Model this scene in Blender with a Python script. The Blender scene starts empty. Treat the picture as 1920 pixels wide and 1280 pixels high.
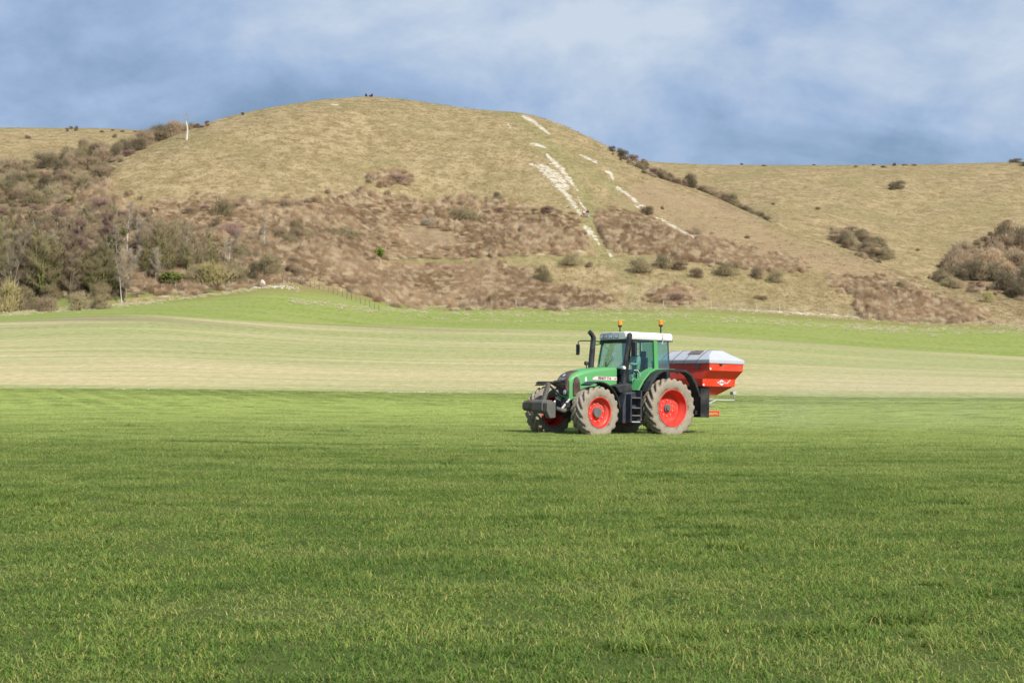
import bpy, bmesh, math, random
import numpy as np
from mathutils import Vector, Matrix, Euler
R = math.radians
S = bpy.context.scene
# ------------------------------------------------------------------ camera
cam_d = bpy.data.cameras.new('camera'); cam = bpy.data.objects.new('camera', cam_d)
S.collection.objects.link(cam); S.camera = cam
EYE = 1.6; FPX = 3000.0; HZ = 720.0
cam.location = (0, 0, EYE); cam.rotation_euler = (R(90), 0, 0)
cam_d.sensor_width = 36; cam_d.lens = FPX/1920*36; cam_d.shift_y = (HZ-640)/1920
cam_d.clip_start = .2; cam_d.clip_end = 6000
cam_d.dof.use_dof = True; cam_d.dof.focus_distance = 24.0; cam_d.dof.aperture_fstop = 9.0
# ------------------------------------------------------------------ world
SUN_EL = 41.0
SUN_AZ = Vector((.56, -.83)).normalized()          # horizontal direction towards the sun
W = bpy.data.worlds.new('World'); S.world = W; W.use_nodes = True
nt = W.node_tree; N = nt.nodes; L = nt.links; N.clear()
def wn(t, **k):
    n = N.new(t)
    for a, b in k.items(): setattr(n, a, b)
    return n
def wmath(op, a, b=None, c=None):
    n = wn('ShaderNodeMath', operation=op)
    for i, x in enumerate((a, b, c)):
        if x is None: continue
        if hasattr(x, 'links'): L.new(x, n.inputs[i])
        else: n.inputs[i].default_value = x
    return n.outputs[0]
out = wn('ShaderNodeOutputWorld'); bg = wn('ShaderNodeBackground'); sky = wn('ShaderNodeTexSky', sky_type='NISHITA')
sky.sun_disc = False; sky.sun_elevation = R(SUN_EL); sky.sun_rotation = math.atan2(SUN_AZ.x, SUN_AZ.y)
sky.air_density = 1.0; sky.dust_density = .6; sky.ozone_density = 1.2
bg.inputs['Strength'].default_value = .098
tc = wn('ShaderNodeTexCoord'); sx = wn('ShaderNodeSeparateXYZ'); L.new(tc.outputs['Generated'], sx.inputs[0])
zz = wmath('MAXIMUM', sx.outputs['Z'], 0.0); den = wmath('ADD', zz, .34)
cx = wmath('DIVIDE', sx.outputs['X'], den); cy = wmath('DIVIDE', sx.outputs['Y'], den)
cv = wn('ShaderNodeCombineXYZ'); L.new(cx, cv.inputs[0]); L.new(cy, cv.inputs[1])
SKO = (20, 1, 2)
def wnoise(scale, detail, rough, dist, off, sc=(1, 1, 1)):
    m = wn('ShaderNodeMapping'); m.inputs['Location'].default_value = off; m.inputs['Scale'].default_value = sc
    L.new(cv.outputs[0], m.inputs[0])
    n = wn('ShaderNodeTexNoise'); n.inputs['Scale'].default_value = scale; n.inputs['Detail'].default_value = detail
    n.inputs['Roughness'].default_value = rough; n.inputs['Distortion'].default_value = dist
    L.new(m.outputs[0], n.inputs['Vector']); return n.outputs['Fac']
n1 = wnoise(2.1, 8, .53, .35, SKO)
n2 = wnoise(6.0, 8, .60, .3, (7.3, 4.4, 2.0), (1, .7, 1))
mixv = wmath('ADD', wmath('MULTIPLY', n1, .74), wmath('MULTIPLY', n2, .26))
cr = wn('ShaderNodeValToRGB'); L.new(mixv, cr.inputs[0])
e = cr.color_ramp; e.elements[0].position = .40; e.elements[0].color = (2.05, 3.1, 4.8, 1)
e.elements[1].position = .62; e.elements[1].color = (5.9, 6.75, 7.9, 1)
k = e.elements.new(.50); k.color = (3.45, 4.65, 6.75, 1)
mx = wn('ShaderNodeMix', data_type='RGBA'); mx.inputs['Factor'].default_value = .9
L.new(sky.outputs[0], mx.inputs['A']); L.new(cr.outputs[0], mx.inputs['B'])
L.new(mx.outputs['Result'], bg.inputs['Color']); L.new(bg.outputs[0], out.inputs[0])
# ------------------------------------------------------------------ sun
sd = bpy.data.lights.new('sun', 'SUN'); sd.energy = 5.0; sd.angle = R(.6); sd.color = (1, .95, .87)
so = bpy.data.objects.new('sun', sd); S.collection.objects.link(so)
sv = Vector((SUN_AZ.x*math.cos(R(SUN_EL)), SUN_AZ.y*math.cos(R(SUN_EL)), math.sin(R(SUN_EL))))
so.rotation_euler = sv.to_track_quat('Z', 'Y').to_euler(); so.location = (60, -90, 120)
S.view_settings.view_transform = 'Standard'; S.view_settings.look = 'None'
S.view_settings.exposure = 0.10; S.view_settings.gamma = 1; S.view_settings.use_curve_mapping = False
S.cycles.max_bounces = 6; S.cycles.transparent_max_bounces = 12; S.cycles.diffuse_bounces = 3

# ------------------------------------------------------------------ helpers
def link(o): S.collection.objects.link(o); return o
def tag(o, label=None, cat=None, group=None, kind=None):
    if label: o['label'] = label
    if cat: o['category'] = cat
    if group: o['group'] = group
    if kind: o['kind'] = kind
    return o
def empty(name, loc=(0, 0, 0), rot=(0, 0, 0)):
    o = bpy.data.objects.new(name, None); o.location = loc; o.rotation_euler = rot; o.empty_display_size = .3
    return link(o)
def copy_tree(o, parent=None):
    c = o.copy(); S.collection.objects.link(c)
    if parent is not None: c.parent = parent
    for ch in list(o.children): copy_tree(ch, c)
    return c
def np_mesh(name, V, F, mats=(), smooth=False, mi=None):
    """V (n,3) array; F list of arrays [(m,k)] of same size faces, or one array."""
    me = bpy.data.meshes.new(name)
    if not isinstance(F, (list, tuple)): F = [F]
    F = [np.asarray(f, dtype=np.int32) for f in F if len(f)]
    V = np.asarray(V, dtype=np.float32)
    nl = sum(f.size for f in F); nf = sum(len(f) for f in F)
    me.vertices.add(len(V)); me.vertices.foreach_set('co', V.ravel())
    me.loops.add(nl); me.loops.foreach_set('vertex_index', np.concatenate([f.ravel() for f in F]))
    me.polygons.add(nf)
    tot = np.concatenate([np.full(len(f), f.shape[1], dtype=np.int32) for f in F])
    st = np.concatenate([[0], np.cumsum(tot)[:-1]]).astype(np.int32)
    me.polygons.foreach_set('loop_start', st); me.polygons.foreach_set('loop_total', tot)
    for m in mats: me.materials.append(m)
    if mi is not None: me.polygons.foreach_set('material_index', np.asarray(mi, dtype=np.int32))
    if smooth: me.polygons.foreach_set('use_smooth', np.ones(nf, dtype=bool))
    me.update(calc_edges=True); return me
def attr(me, name, vals):
    a = me.attributes.new(name, 'FLOAT', 'POINT'); a.data.foreach_set('value', np.asarray(vals, dtype=np.float32).ravel())
def mobj(name, me, parent=None):
    o = bpy.data.objects.new(name, me); link(o)
    if parent is not None: o.parent = parent
    return o
class MB:
    def __init__(s): s.v = []; s.f = []
    def add(s, vs, fs):
        b = len(s.v); s.v += [tuple(v) for v in vs]; s.f += [tuple(i+b for i in f) for f in fs]; return s
    def box(s, x0, x1, y0, y1, z0, z1):
        return s.add([(x0,y0,z0),(x1,y0,z0),(x1,y1,z0),(x0,y1,z0),(x0,y0,z1),(x1,y0,z1),(x1,y1,z1),(x0,y1,z1)],
                     [(0,3,2,1),(4,5,6,7),(0,1,5,4),(1,2,6,5),(2,3,7,6),(3,0,4,7)])
    def prism(s, pts, y0, y1, pts2=None):
        """pts = (x,z) outline, extruded along Y from y0 to y1"""
        n = len(pts); p2 = pts2 or pts
        a = sum(pts[i][0]*pts[(i+1)%n][1]-pts[(i+1)%n][0]*pts[i][1] for i in range(n))
        if a < 0: pts = pts[::-1]; p2 = p2[::-1]
        vs = [(x, y0, z) for x, z in pts]+[(x, y1, z) for x, z in p2]
        fs = [tuple(range(n)), tuple(range(2*n-1, n-1, -1))]
        fs += [((i+1)%n, i, n+i, n+(i+1)%n) for i in range(n)]
        return s.add(vs, fs)
    def tube(s, pts, r, n=8, r2=None, cap=True):
        pts = [Vector(p) for p in pts]; m = len(pts); rings = []
        up = Vector((0, 0, 1)); prev = None
        for i, p in enumerate(pts):
            d = ((pts[min(i+1, m-1)]-pts[max(i-1, 0)]) or up).normalized()
            a = prev if prev is not None else (Vector((1, 0, 0)) if abs(d.z) > .9 else up)
            u = (a-d*a.dot(d)).normalized(); w = d.cross(u); prev = u
            rr = r if r2 is None else r+(r2-r)*i/(m-1)
            if hasattr(r, '__len__'): rr = r[i]
            rings.append([p+(u*math.cos(t)+w*math.sin(t))*rr for t in [2*math.pi*j/n for j in range(n)]])
        vs = [v for g in rings for v in g]; fs = []
        for i in range(m-1):
            for j in range(n): fs.append((i*n+j, i*n+(j+1)%n, (i+1)*n+(j+1)%n, (i+1)*n+j))
        if cap: fs += [tuple(range(n-1, -1, -1)), tuple(range((m-1)*n, m*n))]
        return s.add(vs, fs)
    def lathe(s, prof, n=32, axis='Y', c=(0, 0, 0), cap=True):
        """prof = (r, h) along the axis"""
        vs = []; fs = []; m = len(prof)
        for r, h in prof:
            for j in range(n):
                t = 2*math.pi*j/n; a, b = r*math.cos(t), r*math.sin(t)
                v = (b, h, a) if axis == 'Y' else ((a, b, h) if axis == 'Z' else (h, a, b))
                vs.append((v[0]+c[0], v[1]+c[1], v[2]+c[2]))
        for i in range(m-1):
            for j in range(n): fs.append((i*n+j, i*n+(j+1)%n, (i+1)*n+(j+1)%n, (i+1)*n+j))
        if cap and prof[0][0] > 1e-4: fs.append(tuple(range(n-1, -1, -1)))
        if cap and prof[-1][0] > 1e-4: fs.append(tuple(range((m-1)*n, m*n)))
        return s.add(vs, fs)
    def loft(s, secs, cap=True):
        n = len(secs[0]); m = len(secs); vs = [v for g in secs for v in g]; fs = []
        for i in range(m-1):
            for j in range(n): fs.append((i*n+j, i*n+(j+1)%n, (i+1)*n+(j+1)%n, (i+1)*n+j))
        if cap: fs += [tuple(range(n-1, -1, -1)), tuple(range((m-1)*n, m*n))]
        return s.add(vs, fs)
    def sheet(s, outer, t):
        """a thin solid plate: list of 3d points, thickness vector t"""
        n = len(outer); t = Vector(t); vs = [Vector(p) for p in outer]+[Vector(p)+t for p in outer]
        return s.add(vs, [tuple(range(n)), tuple(range(2*n-1, n-1, -1))]+[((i+1)%n, i, n+i, n+(i+1)%n) for i in range(n)])
    def build(s, name, mat, parent=None, bevel=0, smooth=False, loc=None):
        me = bpy.data.meshes.new(name); me.from_pydata(s.v, [], s.f)
        bm = bmesh.new(); bm.from_mesh(me); bmesh.ops.recalc_face_normals(bm, faces=bm.faces)
        bm.to_mesh(me); bm.free()
        me.materials.append(mat)
        if smooth:
            for p in me.polygons: p.use_smooth = True
            me.set_sharp_from_angle(angle=R(38))
        o = mobj(name, me, parent)
        if loc: o.location = loc
        if bevel:
            b = o.modifiers.new('bevel', 'BEVEL'); b.width = bevel; b.segments = 2; b.limit_method = 'ANGLE'; b.angle_limit = R(35)
        return o
# ------------------------------------------------------------------ material helpers
class Mat:
    def __init__(s, name):
        s.m = bpy.data.materials.new(name); s.m.use_nodes = True; s.t = s.m.node_tree
        s.b = s.t.nodes['Principled BSDF']; s.out = s.t.nodes['Material Output']
    def n(s, t, **k):
        n = s.t.nodes.new(t)
        for a, b in k.items(): setattr(n, a, b)
        return n
    def l(s, a, b): s.t.links.new(a, b)
    def set(s, sock, x):
        if hasattr(x, 'links'): s.l(x, sock)
        else: sock.default_value = x
    def coord(s, kind='pos', scale=(1, 1, 1), rot=(0, 0, 0)):
        if kind == 'pos': o = s.n('ShaderNodeNewGeometry').outputs['Position']
        else: o = s.n('ShaderNodeTexCoord').outputs['Object']
        mp = s.n('ShaderNodeMapping'); mp.inputs['Scale'].default_value = scale; mp.inputs['Rotation'].default_value = rot
        s.l(o, mp.inputs[0]); return mp.outputs[0]
    def noise(s, vec, scale, detail=4, rough=.55, dist=0):
        n = s.n('ShaderNodeTexNoise'); s.l(vec, n.inputs['Vector'])
        n.inputs['Scale'].default_value = scale; n.inputs['Detail'].default_value = detail
        n.inputs['Roughness'].default_value = rough; n.inputs['Distortion'].default_value = dist
        return n.outputs['Fac']
    def ramp(s, fac, stops, interp='LINEAR'):
        n = s.n('ShaderNodeValToRGB'); s.set(n.inputs[0], fac); e = n.color_ramp; e.interpolation = interp
        for i, (p, c) in enumerate(stops):
            c = (c, c, c) if not hasattr(c, '__len__') else c
            q = e.elements[i] if i < 2 else e.elements.new(p)
            q.position = p; q.color = (*c, 1)
        return n.outputs[0]
    def mix(s, f, a, b, mode='MIX'):
        n = s.n('ShaderNodeMix', data_type='RGBA', blend_type=mode)
        s.set(n.inputs['Factor'], f)
        for k, x in (('A', a), ('B', b)):
            if not hasattr(x, 'links') and len(x) == 3: x = (*x, 1)
            s.set(n.inputs[k], x)
        return n.outputs['Result']
    def math(s, op, a, b=0.0, clamp=False):
        n = s.n('ShaderNodeMath', operation=op, use_clamp=clamp); s.set(n.inputs[0], a); s.set(n.inputs[1], b); return n.outputs[0]
    def attr(s, name): return s.n('ShaderNodeAttribute', attribute_name=name).outputs['Fac']
    def bump(s, h, strength=.5, dist=.1):
        n = s.n('ShaderNodeBump'); s.l(h, n.inputs['Height']); n.inputs['Strength'].default_value = strength
        n.inputs['Distance'].default_value = dist; s.l(n.outputs[0], s.b.inputs['Normal'])
    def done(s, color=None, rough=.8, spec=.3, metal=0):
        if color is not None:
            if not hasattr(color, 'links') and len(color) == 3: color = (*color, 1)
            s.set(s.b.inputs['Base Color'], color)
        s.set(s.b.inputs['Roughness'], rough); s.b.inputs['Specular IOR Level'].default_value = spec; s.b.inputs['Metallic'].default_value = metal
        return s.m
def paint(name, col, rough=.4, dust=.25, dustcol=(.30, .25, .18), spec=.5, metal=0, scale=3):
    """painted metal / plastic with field dust settled on it in patches"""
    m = Mat(name); c = m.coord('obj')
    n = m.noise(c, scale, 6, .65); f = m.ramp(n, [(.42, 0), (.72, dust)])
    col2 = m.mix(m.noise(c, 1.3, 2), tuple(x*.88 for x in col), tuple(min(1, x*1.08) for x in col))
    cc = m.mix(f, col2, dustcol)
    r = m.ramp(n, [(.4, rough), (.75, min(1, rough+.35))])
    return m.done(cc, r, spec, metal)
# ------------------------------------------------------------------ terrain
def ip(u, pts): 
    a = np.array(pts, dtype=float); return np.interp(u, a[:, 0], a[:, 1])
def sm(f, u, w=40, n=7):
    ks = np.linspace(-w, w, n); return sum(f(u+k) for k in ks)/n
Y_E = 110.0
VS = [(-2000,640),(-400,612),(0,602),(150,592),(290,589),(400,596),(600,607),(800,612),(960,615),(1260,625),(1500,640),(1700,655),(1920,668),(2400,690),(4000,700)]
VF = [(-2000,640),(-400,605),(0,586),(100,578),(240,568),(350,556),(430,546),(480,537),(560,536),(650,547),(700,558),(760,570),(830,574),(1000,575),(1150,577),(1300,575),(1400,582),(1500,590),(1650,602),(1920,611),(2400,625),(4000,640)]
V1 = [(-2000,600),(-400,470),(0,420),(100,372),(160,338),(215,296),(260,279),(350,246),(400,226),(455,212),(520,199),(600,187),(690,180.5),(760,186),(850,200),(900,206),(980,211),(1040,228),(1100,255),(1150,280),(1200,307),(1300,350),(1400,397),(1500,441),(1600,477),(1700,518),(1800,546),(1920,566),(2400,600),(4000,620)]
V2 = [(-2000,300),(-400,240),(0,239),(100,240),(180,240),(260,243),(350,258),(600,290),(1000,290),(1190,301),(1250,305),(1330,309),(1500,310),(1700,309),(1800,307),(1920,303),(2400,290),(4000,300)]
D1 = [(-2000,345),(0,348),(160,365),(300,390),(450,420),(690,455),(980,450),(1150,430),(1400,385),(1600,352),(1920,325),(4000,320)]
DF = [(-2000,270),(0,270),(450,285),(800,300),(4000,300)]
D2 = [(-2000,560),(0,560),(300,600),(1200,640),(4000,640)]
def smoothstep(t): t = np.clip(t, 0, 1); return t*t*(3-2*t)
def z_near(x, y):
    t = np.clip((y-48)/(Y_E-48), 0, 1)
    return -.0104*np.clip(x-4, -90, 90)+.94*t*t + .03*np.sin(x*.21+y*.11)*np.cos(y*.17)
def vz(v, y): return EYE+(HZ-v)/FPX*y
def lownoise(x, y):
    return (np.sin(x*.11+y*.05+1.3)*np.sin(y*.13-x*.03)+.6*np.sin(x*.23-y*.17)+.4*np.sin(x*.41+y*.33+2))*.5
def z_far(u, y):
    u = np.asarray(u, float); y = np.asarray(y, float)
    vS = sm(lambda q: ip(q, VS), u); vF = sm(lambda q: ip(q, VF), u, 15, 3); v1 = sm(lambda q: ip(q, V1), u, 22, 5)
    v2 = sm(lambda q: ip(q, V2), u); dF = ip(u, DF); dS = dF-48; d1 = ip(u, D1); d2 = ip(u, D2)
    zE = z_near((u-960)/FPX*Y_E, np.full_like(y, Y_E)); zS = vz(vS, dS); zF = vz(vF, dF)
    t = np.clip((y-Y_E)/(dS-Y_E), 0, 1); z = zE+(zS-zE)*(t*.8+.2*t*t)
    t = np.clip((y-dS)/(dF-dS), 0, 1); z = np.where(y > dS, zS+(zF-zS)*t, z)
    e1 = (HZ-v1)/FPX; eF = (HZ-vF)/FPX; e2 = (HZ-v2)/FPX
    t = np.clip((y-dF)/(d1-dF), 0, 1); e = eF+(e1-eF)*(1-(1-t)**1.75)
    z = np.where(y > dF, EYE+e*y, z)
    t = np.clip((y-d1)/55, 0, 1); dip = np.minimum(e1-.012, np.maximum(e2-.05, e1-.03))
    e = e1+(dip-e1)*smoothstep(t); z = np.where(y > d1, EYE+e*y, z)
    t = np.clip((y-d1-55)/(d2-d1-55), 0, 1); e = dip+(e2-dip)*(1-(1-t)**1.6)
    z = np.where(y > d1+55, EYE+e*y, z)
    z2 = EYE+e2*d2; z = np.where(y > d2, z2+(y-d2)*.01, z)
    # gentle relief of the slopes, fading out at the crests and the field
    w = np.clip((y-dF)/25, 0, 1)*np.clip(np.abs(y-d1)/30, 0, 1)*np.clip(np.abs(y-d2)/40, 0, 1)
    x = (u-960)/FPX*y
    return z+lownoise(x, y)*w*.55
def Z(x, y):
    x = np.asarray(x, float); y = np.asarray(y, float)
    ys = np.maximum(y, 60); u = 960+FPX*x/ys
    return np.where(y <= Y_E, z_near(x, y), z_far(u, np.maximum(y, Y_E)))
def proj(x, y, z): return 960+FPX*x/y, HZ-FPX*(z-EYE)/y
_ys = np.concatenate([np.linspace(6, 110, 300), np.linspace(110.5, 700, 1500)])
def at(u, v, ymin=6, ymax=1e9):
    """point of the terrain seen towards (u,v) of the photograph: its real distance comes from the terrain"""
    x = (u-960)/FPX*_ys; zz = Z(x, _ys); vv = HZ-FPX*(zz-EYE)/_ys
    ok = (vv <= v) & (_ys >= ymin) & (_ys <= ymax); i = int(np.argmax(ok))
    if not ok.any(): i = int(np.argmin(np.where((_ys >= ymin) & (_ys <= ymax), vv, 1e9)))
    y_ = _ys[i]
    if ok.any() and i > 0 and _ys[i-1] >= ymin and vv[i-1] > v: f_ = (vv[i-1]-v)/max(1e-6, vv[i-1]-vv[i]); y_ = _ys[i-1]+(_ys[i]-_ys[i-1])*f_
    elif ok.any(): y_ = _ys[i]+random.random()*.4
    x_ = (u-960)/FPX*y_; return Vector((x_, y_, float(Z(x_, y_))))
def fbm(x, y, seed=0, octs=5):
    rng = np.random.RandomState(seed); r = 0; a = 1.0; f = 1.0
    for o in range(octs):
        ph = rng.rand(6)*6.28; th = rng.rand(3)*6.28
        r = r+a*sum(np.sin(f*(x*math.cos(t)+y*math.sin(t))+ph[i]+1.3*np.sin(f*.7*(x*math.sin(t)-y*math.cos(t))+ph[i+3])) for i, t in enumerate(th))/3
        a *= .6; f *= 2.1
    return r
def inpoly(u, v, poly):
    u = np.asarray(u); v = np.asarray(v); r = np.zeros(np.broadcast(u, v).shape, bool); n = len(poly)
    for i in range(n):
        x0, y0 = poly[i]; x1, y1 = poly[(i+1)%n]
        if y0 == y1: continue
        c = ((y0 > v) != (y1 > v)) & (u < (x1-x0)*(v-y0)/(y1-y0)+x0); r ^= c
    return r
def edgedist(u, v, poly, vs=1.0):
    """signed distance in photo px (positive inside)"""
    d = np.full(np.broadcast(u, v).shape, 1e9); n = len(poly)
    for i in range(n):
        x0, y0 = poly[i]; x1, y1 = poly[(i+1)%n]; dx, dy = x1-x0, y1-y0
        t = np.clip(((u-x0)*dx+(v-y0)*dy)/(dx*dx+dy*dy+1e-9), 0, 1)
        d = np.minimum(d, np.hypot(u-x0-t*dx, v-y0-t*dy))
    return np.where(inpoly(u, v, poly), d, -d)
def polyline_dist(u, v, pts):
    d = np.full(np.broadcast(u, v).shape, 1e9)
    for i in range(len(pts)-1):
        x0, y0, w0 = pts[i]; x1, y1, w1 = pts[i+1]; dx, dy = x1-x0, y1-y0
        t = np.clip(((u-x0)*dx+(v-y0)*dy)/(dx*dx+dy*dy+1e-9), 0, 1)
        d = np.minimum(d, np.hypot(u-x0-t*dx, v-y0-t*dy)/(w0+(w1-w0)*t))
    return d
SCRUB = [
 [(0,430),(60,395),(140,375),(190,350),(215,350),(240,395),(330,378),(420,375),(500,380),(600,378),(660,365),(800,382),(870,378),(960,385),(1050,400),(1085,425),(1100,455),(1090,472),(1000,470),(900,482),(830,490),(650,490),(600,520),(520,530),(450,535),(380,545),(200,560),(0,580),(-200,590),(-200,440)],
 [(1110,412),(1150,398),(1200,402),(1260,430),(1330,455),(1420,480),(1500,490),(1480,508),(1380,490),(1250,480),(1150,462),(1120,440)],
 [(600,510),(680,492),(800,494),(930,500),(975,512),(1010,538),(1140,560),(1130,570),(820,572),(740,566),(690,550)],
 [(1235,550),(1280,545),(1305,560),(1240,563)],
 [(1555,518),(1700,528),(1765,560),(1600,552)],
 [(1610,572),(1700,565),(1850,585),(1800,598),(1700,598),(1640,590)],
 [(700,328),(760,325),(765,338),(720,345)],
]
THICK = [[(-60,340),(20,312),(90,292),(160,282),(215,284),(262,262),(340,228),(385,232),(330,252),(255,284),(222,310),(190,350),(150,372),(60,400),(-60,420)],
 [(1150,282),(1200,300),(1290,345),(1380,380),(1450,416),(1440,426),(1300,366),(1190,318)],
 [(1550,430),(1610,426),(1655,452),(1680,490),(1640,495),(1590,475)],
 [(1735,525),(1775,490),(1800,460),(1845,440),(1990,440),(1990,565),(1890,562),(1830,550)]]
PINK = [(1150,385),(1230,335),(1330,372),(1500,450),(1640,500),(1720,535),(1560,520),(1500,490),(1420,478),(1330,455),(1220,405)]
CHALK = [
 [(982,219,4),(1000,228,4),(1015,240,3),(1030,251,2)],
 [(953,233,2),(957,240,2)],
 [(996,270,3),(1010,273,3),(1024,277,2)],
 [(1025,290,2),(1040,306,5),(1055,320,5),(1070,340,4),(1083,357,2)],
 [(1010,312,6),(1030,322,10),(1048,335,10),(1062,350,6)],
 [(992,308,1.5),(1008,311,2)],
 [(1030,330,6),(1050,352,5),(1068,372,4.5),(1078,388,5),(1088,400,4)],
 [(1083,368,1.5),(1088,380,2),(1096,390,2),(1104,405,1.5)],
 [(1096,425,4),(1108,438,6),(1118,448,3),(1124,458,2)],
 [(1137,468,2),(1146,480,3)],
 [(1088,291,2),(1103,297,3),(1118,304,3)],
 [(1135,320,2),(1146,326,4),(1149,336,3)],
 [(1158,352,3),(1178,365,3),(1198,382,3),(1210,388,2)],
 [(1190,385,1.5),(1206,394,2)],
 [(1226,405,2),(1250,417,3),(1275,432,3),(1304,446,2)],
 [(622,196,1.5),(634,197,1.5)],
 [(1318,577,.8),(1380,580,1.3),(1450,584,2.2),(1540,590,3),(1620,597,2.2),(1665,603,.8)],
 [(470,539,1.2),(500,538,3.5),(525,538,2),(560,541,.8)],
 [(489,524,3),(494,532,5)],
]
PATHS = [[(905,206,4),(960,215,6),(1010,250,6),(1040,280,6),(1080,310,5),(1140,345,5),(1180,385,6),(1200,395,4)],
 [(1000,270,5),(1060,300,6),(1100,370,8),(1105,420,8),(1130,470,8),(1150,488,10),(1190,530,5),(1180,560,4)],
 [(660,491,2),(760,489,3),(900,489,3),(1060,486,4),(1150,490,6),(1230,482,3)],
 [(1405,380,2),(1420,400,2),(1440,412,4),(1480,418,3)]]
def ucols(step, edge=12):
    c = np.arange(-60, 1981, step)
    l = -60-np.cumsum(np.linspace(edge, 220, 26)); r = 1980+np.cumsum(np.linspace(edge, 220, 26))
    return np.concatenate([l[::-1], c, r])
def grid_mesh(name, X, Y, ZZ, mat):
    r, c = X.shape; V = np.stack([X, Y, ZZ], -1).reshape(-1, 3)
    i = np.arange((r-1)*c).reshape(r-1, c)[:, :-1].ravel()
    return np_mesh(name, V, np.stack([i, i+1, i+c+1, i+c], -1), [mat], True)
def radial(name, ya, yb, rows, step, mat):
    """sheet between two depth curves ya(u) and yb(u)"""
    u = ucols(step); t = np.linspace(0, 1, rows)[:, None]
    a = ya(u)[None, :]; b = yb(u)[None, :]; Yg = a+(b-a)*t; Ug = np.broadcast_to(u[None, :], Yg.shape)
    Xg = (Ug-960)/FPX*Yg; Zg = z_far(Ug, Yg)
    me = grid_mesh(name, Xg, Yg, Zg, mat); attr(me, 'depth', np.broadcast_to(t, Yg.shape)); return me, Ug, Xg, Yg, Zg

# near field: young crop. Soil sheet below the blades, out to the sides and behind the camera
m = Mat('crop_soil'); c = m.coord('pos')
g = m.mix(m.noise(c, 1.2, 4), (.06, .085, .016), (.09, .12, .024)); g = m.mix(m.ramp(m.noise(c, 9, 3), [(.5, 0), (.8, .5)]), g, (.10, .08, .045))
M_soil = m.done(g, .95, .1)
uu = np.concatenate([-np.geomspace(2200, 40, 30), np.linspace(-36, 36, 60), np.geomspace(40, 2200, 30)])
yy = np.concatenate([np.linspace(-150, 0, 16), np.linspace(2, Y_E, 100)])
xs_front = uu/36*.36*Y_E
Xg = np.broadcast_to(xs_front[None, :], (len(yy), len(uu))).copy()*(.25+.75*np.clip((yy[:, None]+30)/140, 0, 1)); Yg = np.broadcast_to(yy[:, None], Xg.shape).copy()
near = mobj('crop_field', grid_mesh('crop_field', Xg, Yg, z_near(Xg, Yg), M_soil)); tag(near, kind='structure', label='level field of young green crop in the foreground')

# stubble field
m = Mat('stubble'); c = m.coord('pos', (1, 1, 1)); cs = m.coord('pos', (.009, .115, 0), (0, 0, R(2)))
streak = m.noise(cs, 3.0, 5, .62, .3); broad = m.noise(m.coord('pos', (.006, .045, 0)), 1.6, 3, .5, .4); fine = m.noise(m.coord('pos', (1, .55, 0)), 1.1, 5, .7)
fine = m.ramp(fine, [(.36, 0), (.64, 1)]); straw = m.mix(fine, (.45, .37, .19), (.61, .515, .29)); green = m.mix(fine, (.245, .275, .09), (.42, .415, .185))
gr = m.ramp(m.attr('depth'), [(0, .95), (.03, .55), (.07, .40), (.16, .24), (.30, .48), (.55, .56), (.72, .55), (.8, .75), (.88, .50), (1, .55)])
f = m.math('ADD', m.math('MULTIPLY', gr, .55), m.math('MULTIPLY', streak, .60)); f = m.math('ADD', f, m.math('MULTIPLY', m.math('SUBTRACT', m.noise(m.coord('pos', (.03, .8, 0), (0, 0, R(2))), 1.0, 3, .6), .36), .5)); f = m.math('ADD', f, m.math('MULTIPLY', broad, .45))
f = m.math('ADD', f, m.math('MULTIPLY', fine, .10))
col = m.mix(m.ramp(f, [(.78, 0), (1.08, 1)]), straw, green)
spx = m.n('ShaderNodeSeparateXYZ'); m.l(m.coord('pos'), spx.inputs[0])
soilf = m.math('MULTIPLY', m.ramp(m.attr('depth'), [(.78, 0), (.9, 1)]), m.math('MULTIPLY', m.ramp(broad, [(.42, 0), (.55, .8)]), m.ramp(m.math('MULTIPLY', m.math('ADD', spx.outputs['X'], 90), .01), [(.5, 1), (.95, .15)])))
col = m.mix(m.math('MULTIPLY', soilf, m.ramp(streak, [(.4, .2), (.6, 1)])), col, (.26, .20, .125))
edge = m.math('ADD', m.attr('depth'), m.math('MULTIPLY', m.math('SUBTRACT', m.noise(m.coord('pos', (.25, 1, 0)), .35, 5, .7), .5), .14)); col = m.mix(m.ramp(edge, [(.955, 0), (1.0, .9)]), col, (.25, .28, .085))
m.bump(fine, .6, .15)
M_stub = m.done(col, .95, .1)
dFf = lambda u: ip(u, DF); dSf = lambda u: ip(u, DF)-48
me, *_ = radial('stubble_field', lambda u: np.full_like(u, Y_E, dtype=float), dSf, 120, 8, M_stub)
stub = mobj('stubble_field', me); tag(stub, kind='structure', label='pale stubble field rising gently behind the green crop')

# green strip under the hill
m = Mat('meadow'); c = m.coord('pos')
broad = m.noise(m.coord('pos', (.03, .2, 0)), 1.5, 3); fine = m.noise(c, 1.3, 5, .65)
fine = m.ramp(fine, [(.34, 0), (.66, 1)]); g = m.mix(fine, (.165, .222, .045), (.295, .338, .088)); g = m.mix(m.ramp(broad, [(.42, 0), (.60, .5)]), g, (.32, .31, .12))
up = m.ramp(m.math('ADD', m.attr('depth'), m.math('MULTIPLY', fine, .25)), [(.88, 0), (1.12, 1)])
g = m.mix(up, g, (.25, .22, .075)); m.bump(fine, .4, .12)
M_mead = m.done(g, .95, .1)
me, *_ = radial('meadow_strip', dSf, lambda u: ip(u, DF), 60, 6, M_mead)
mead = mobj('meadow_strip', me); tag(mead, kind='structure', label='bright green grass strip at the foot of the hill')

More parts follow.
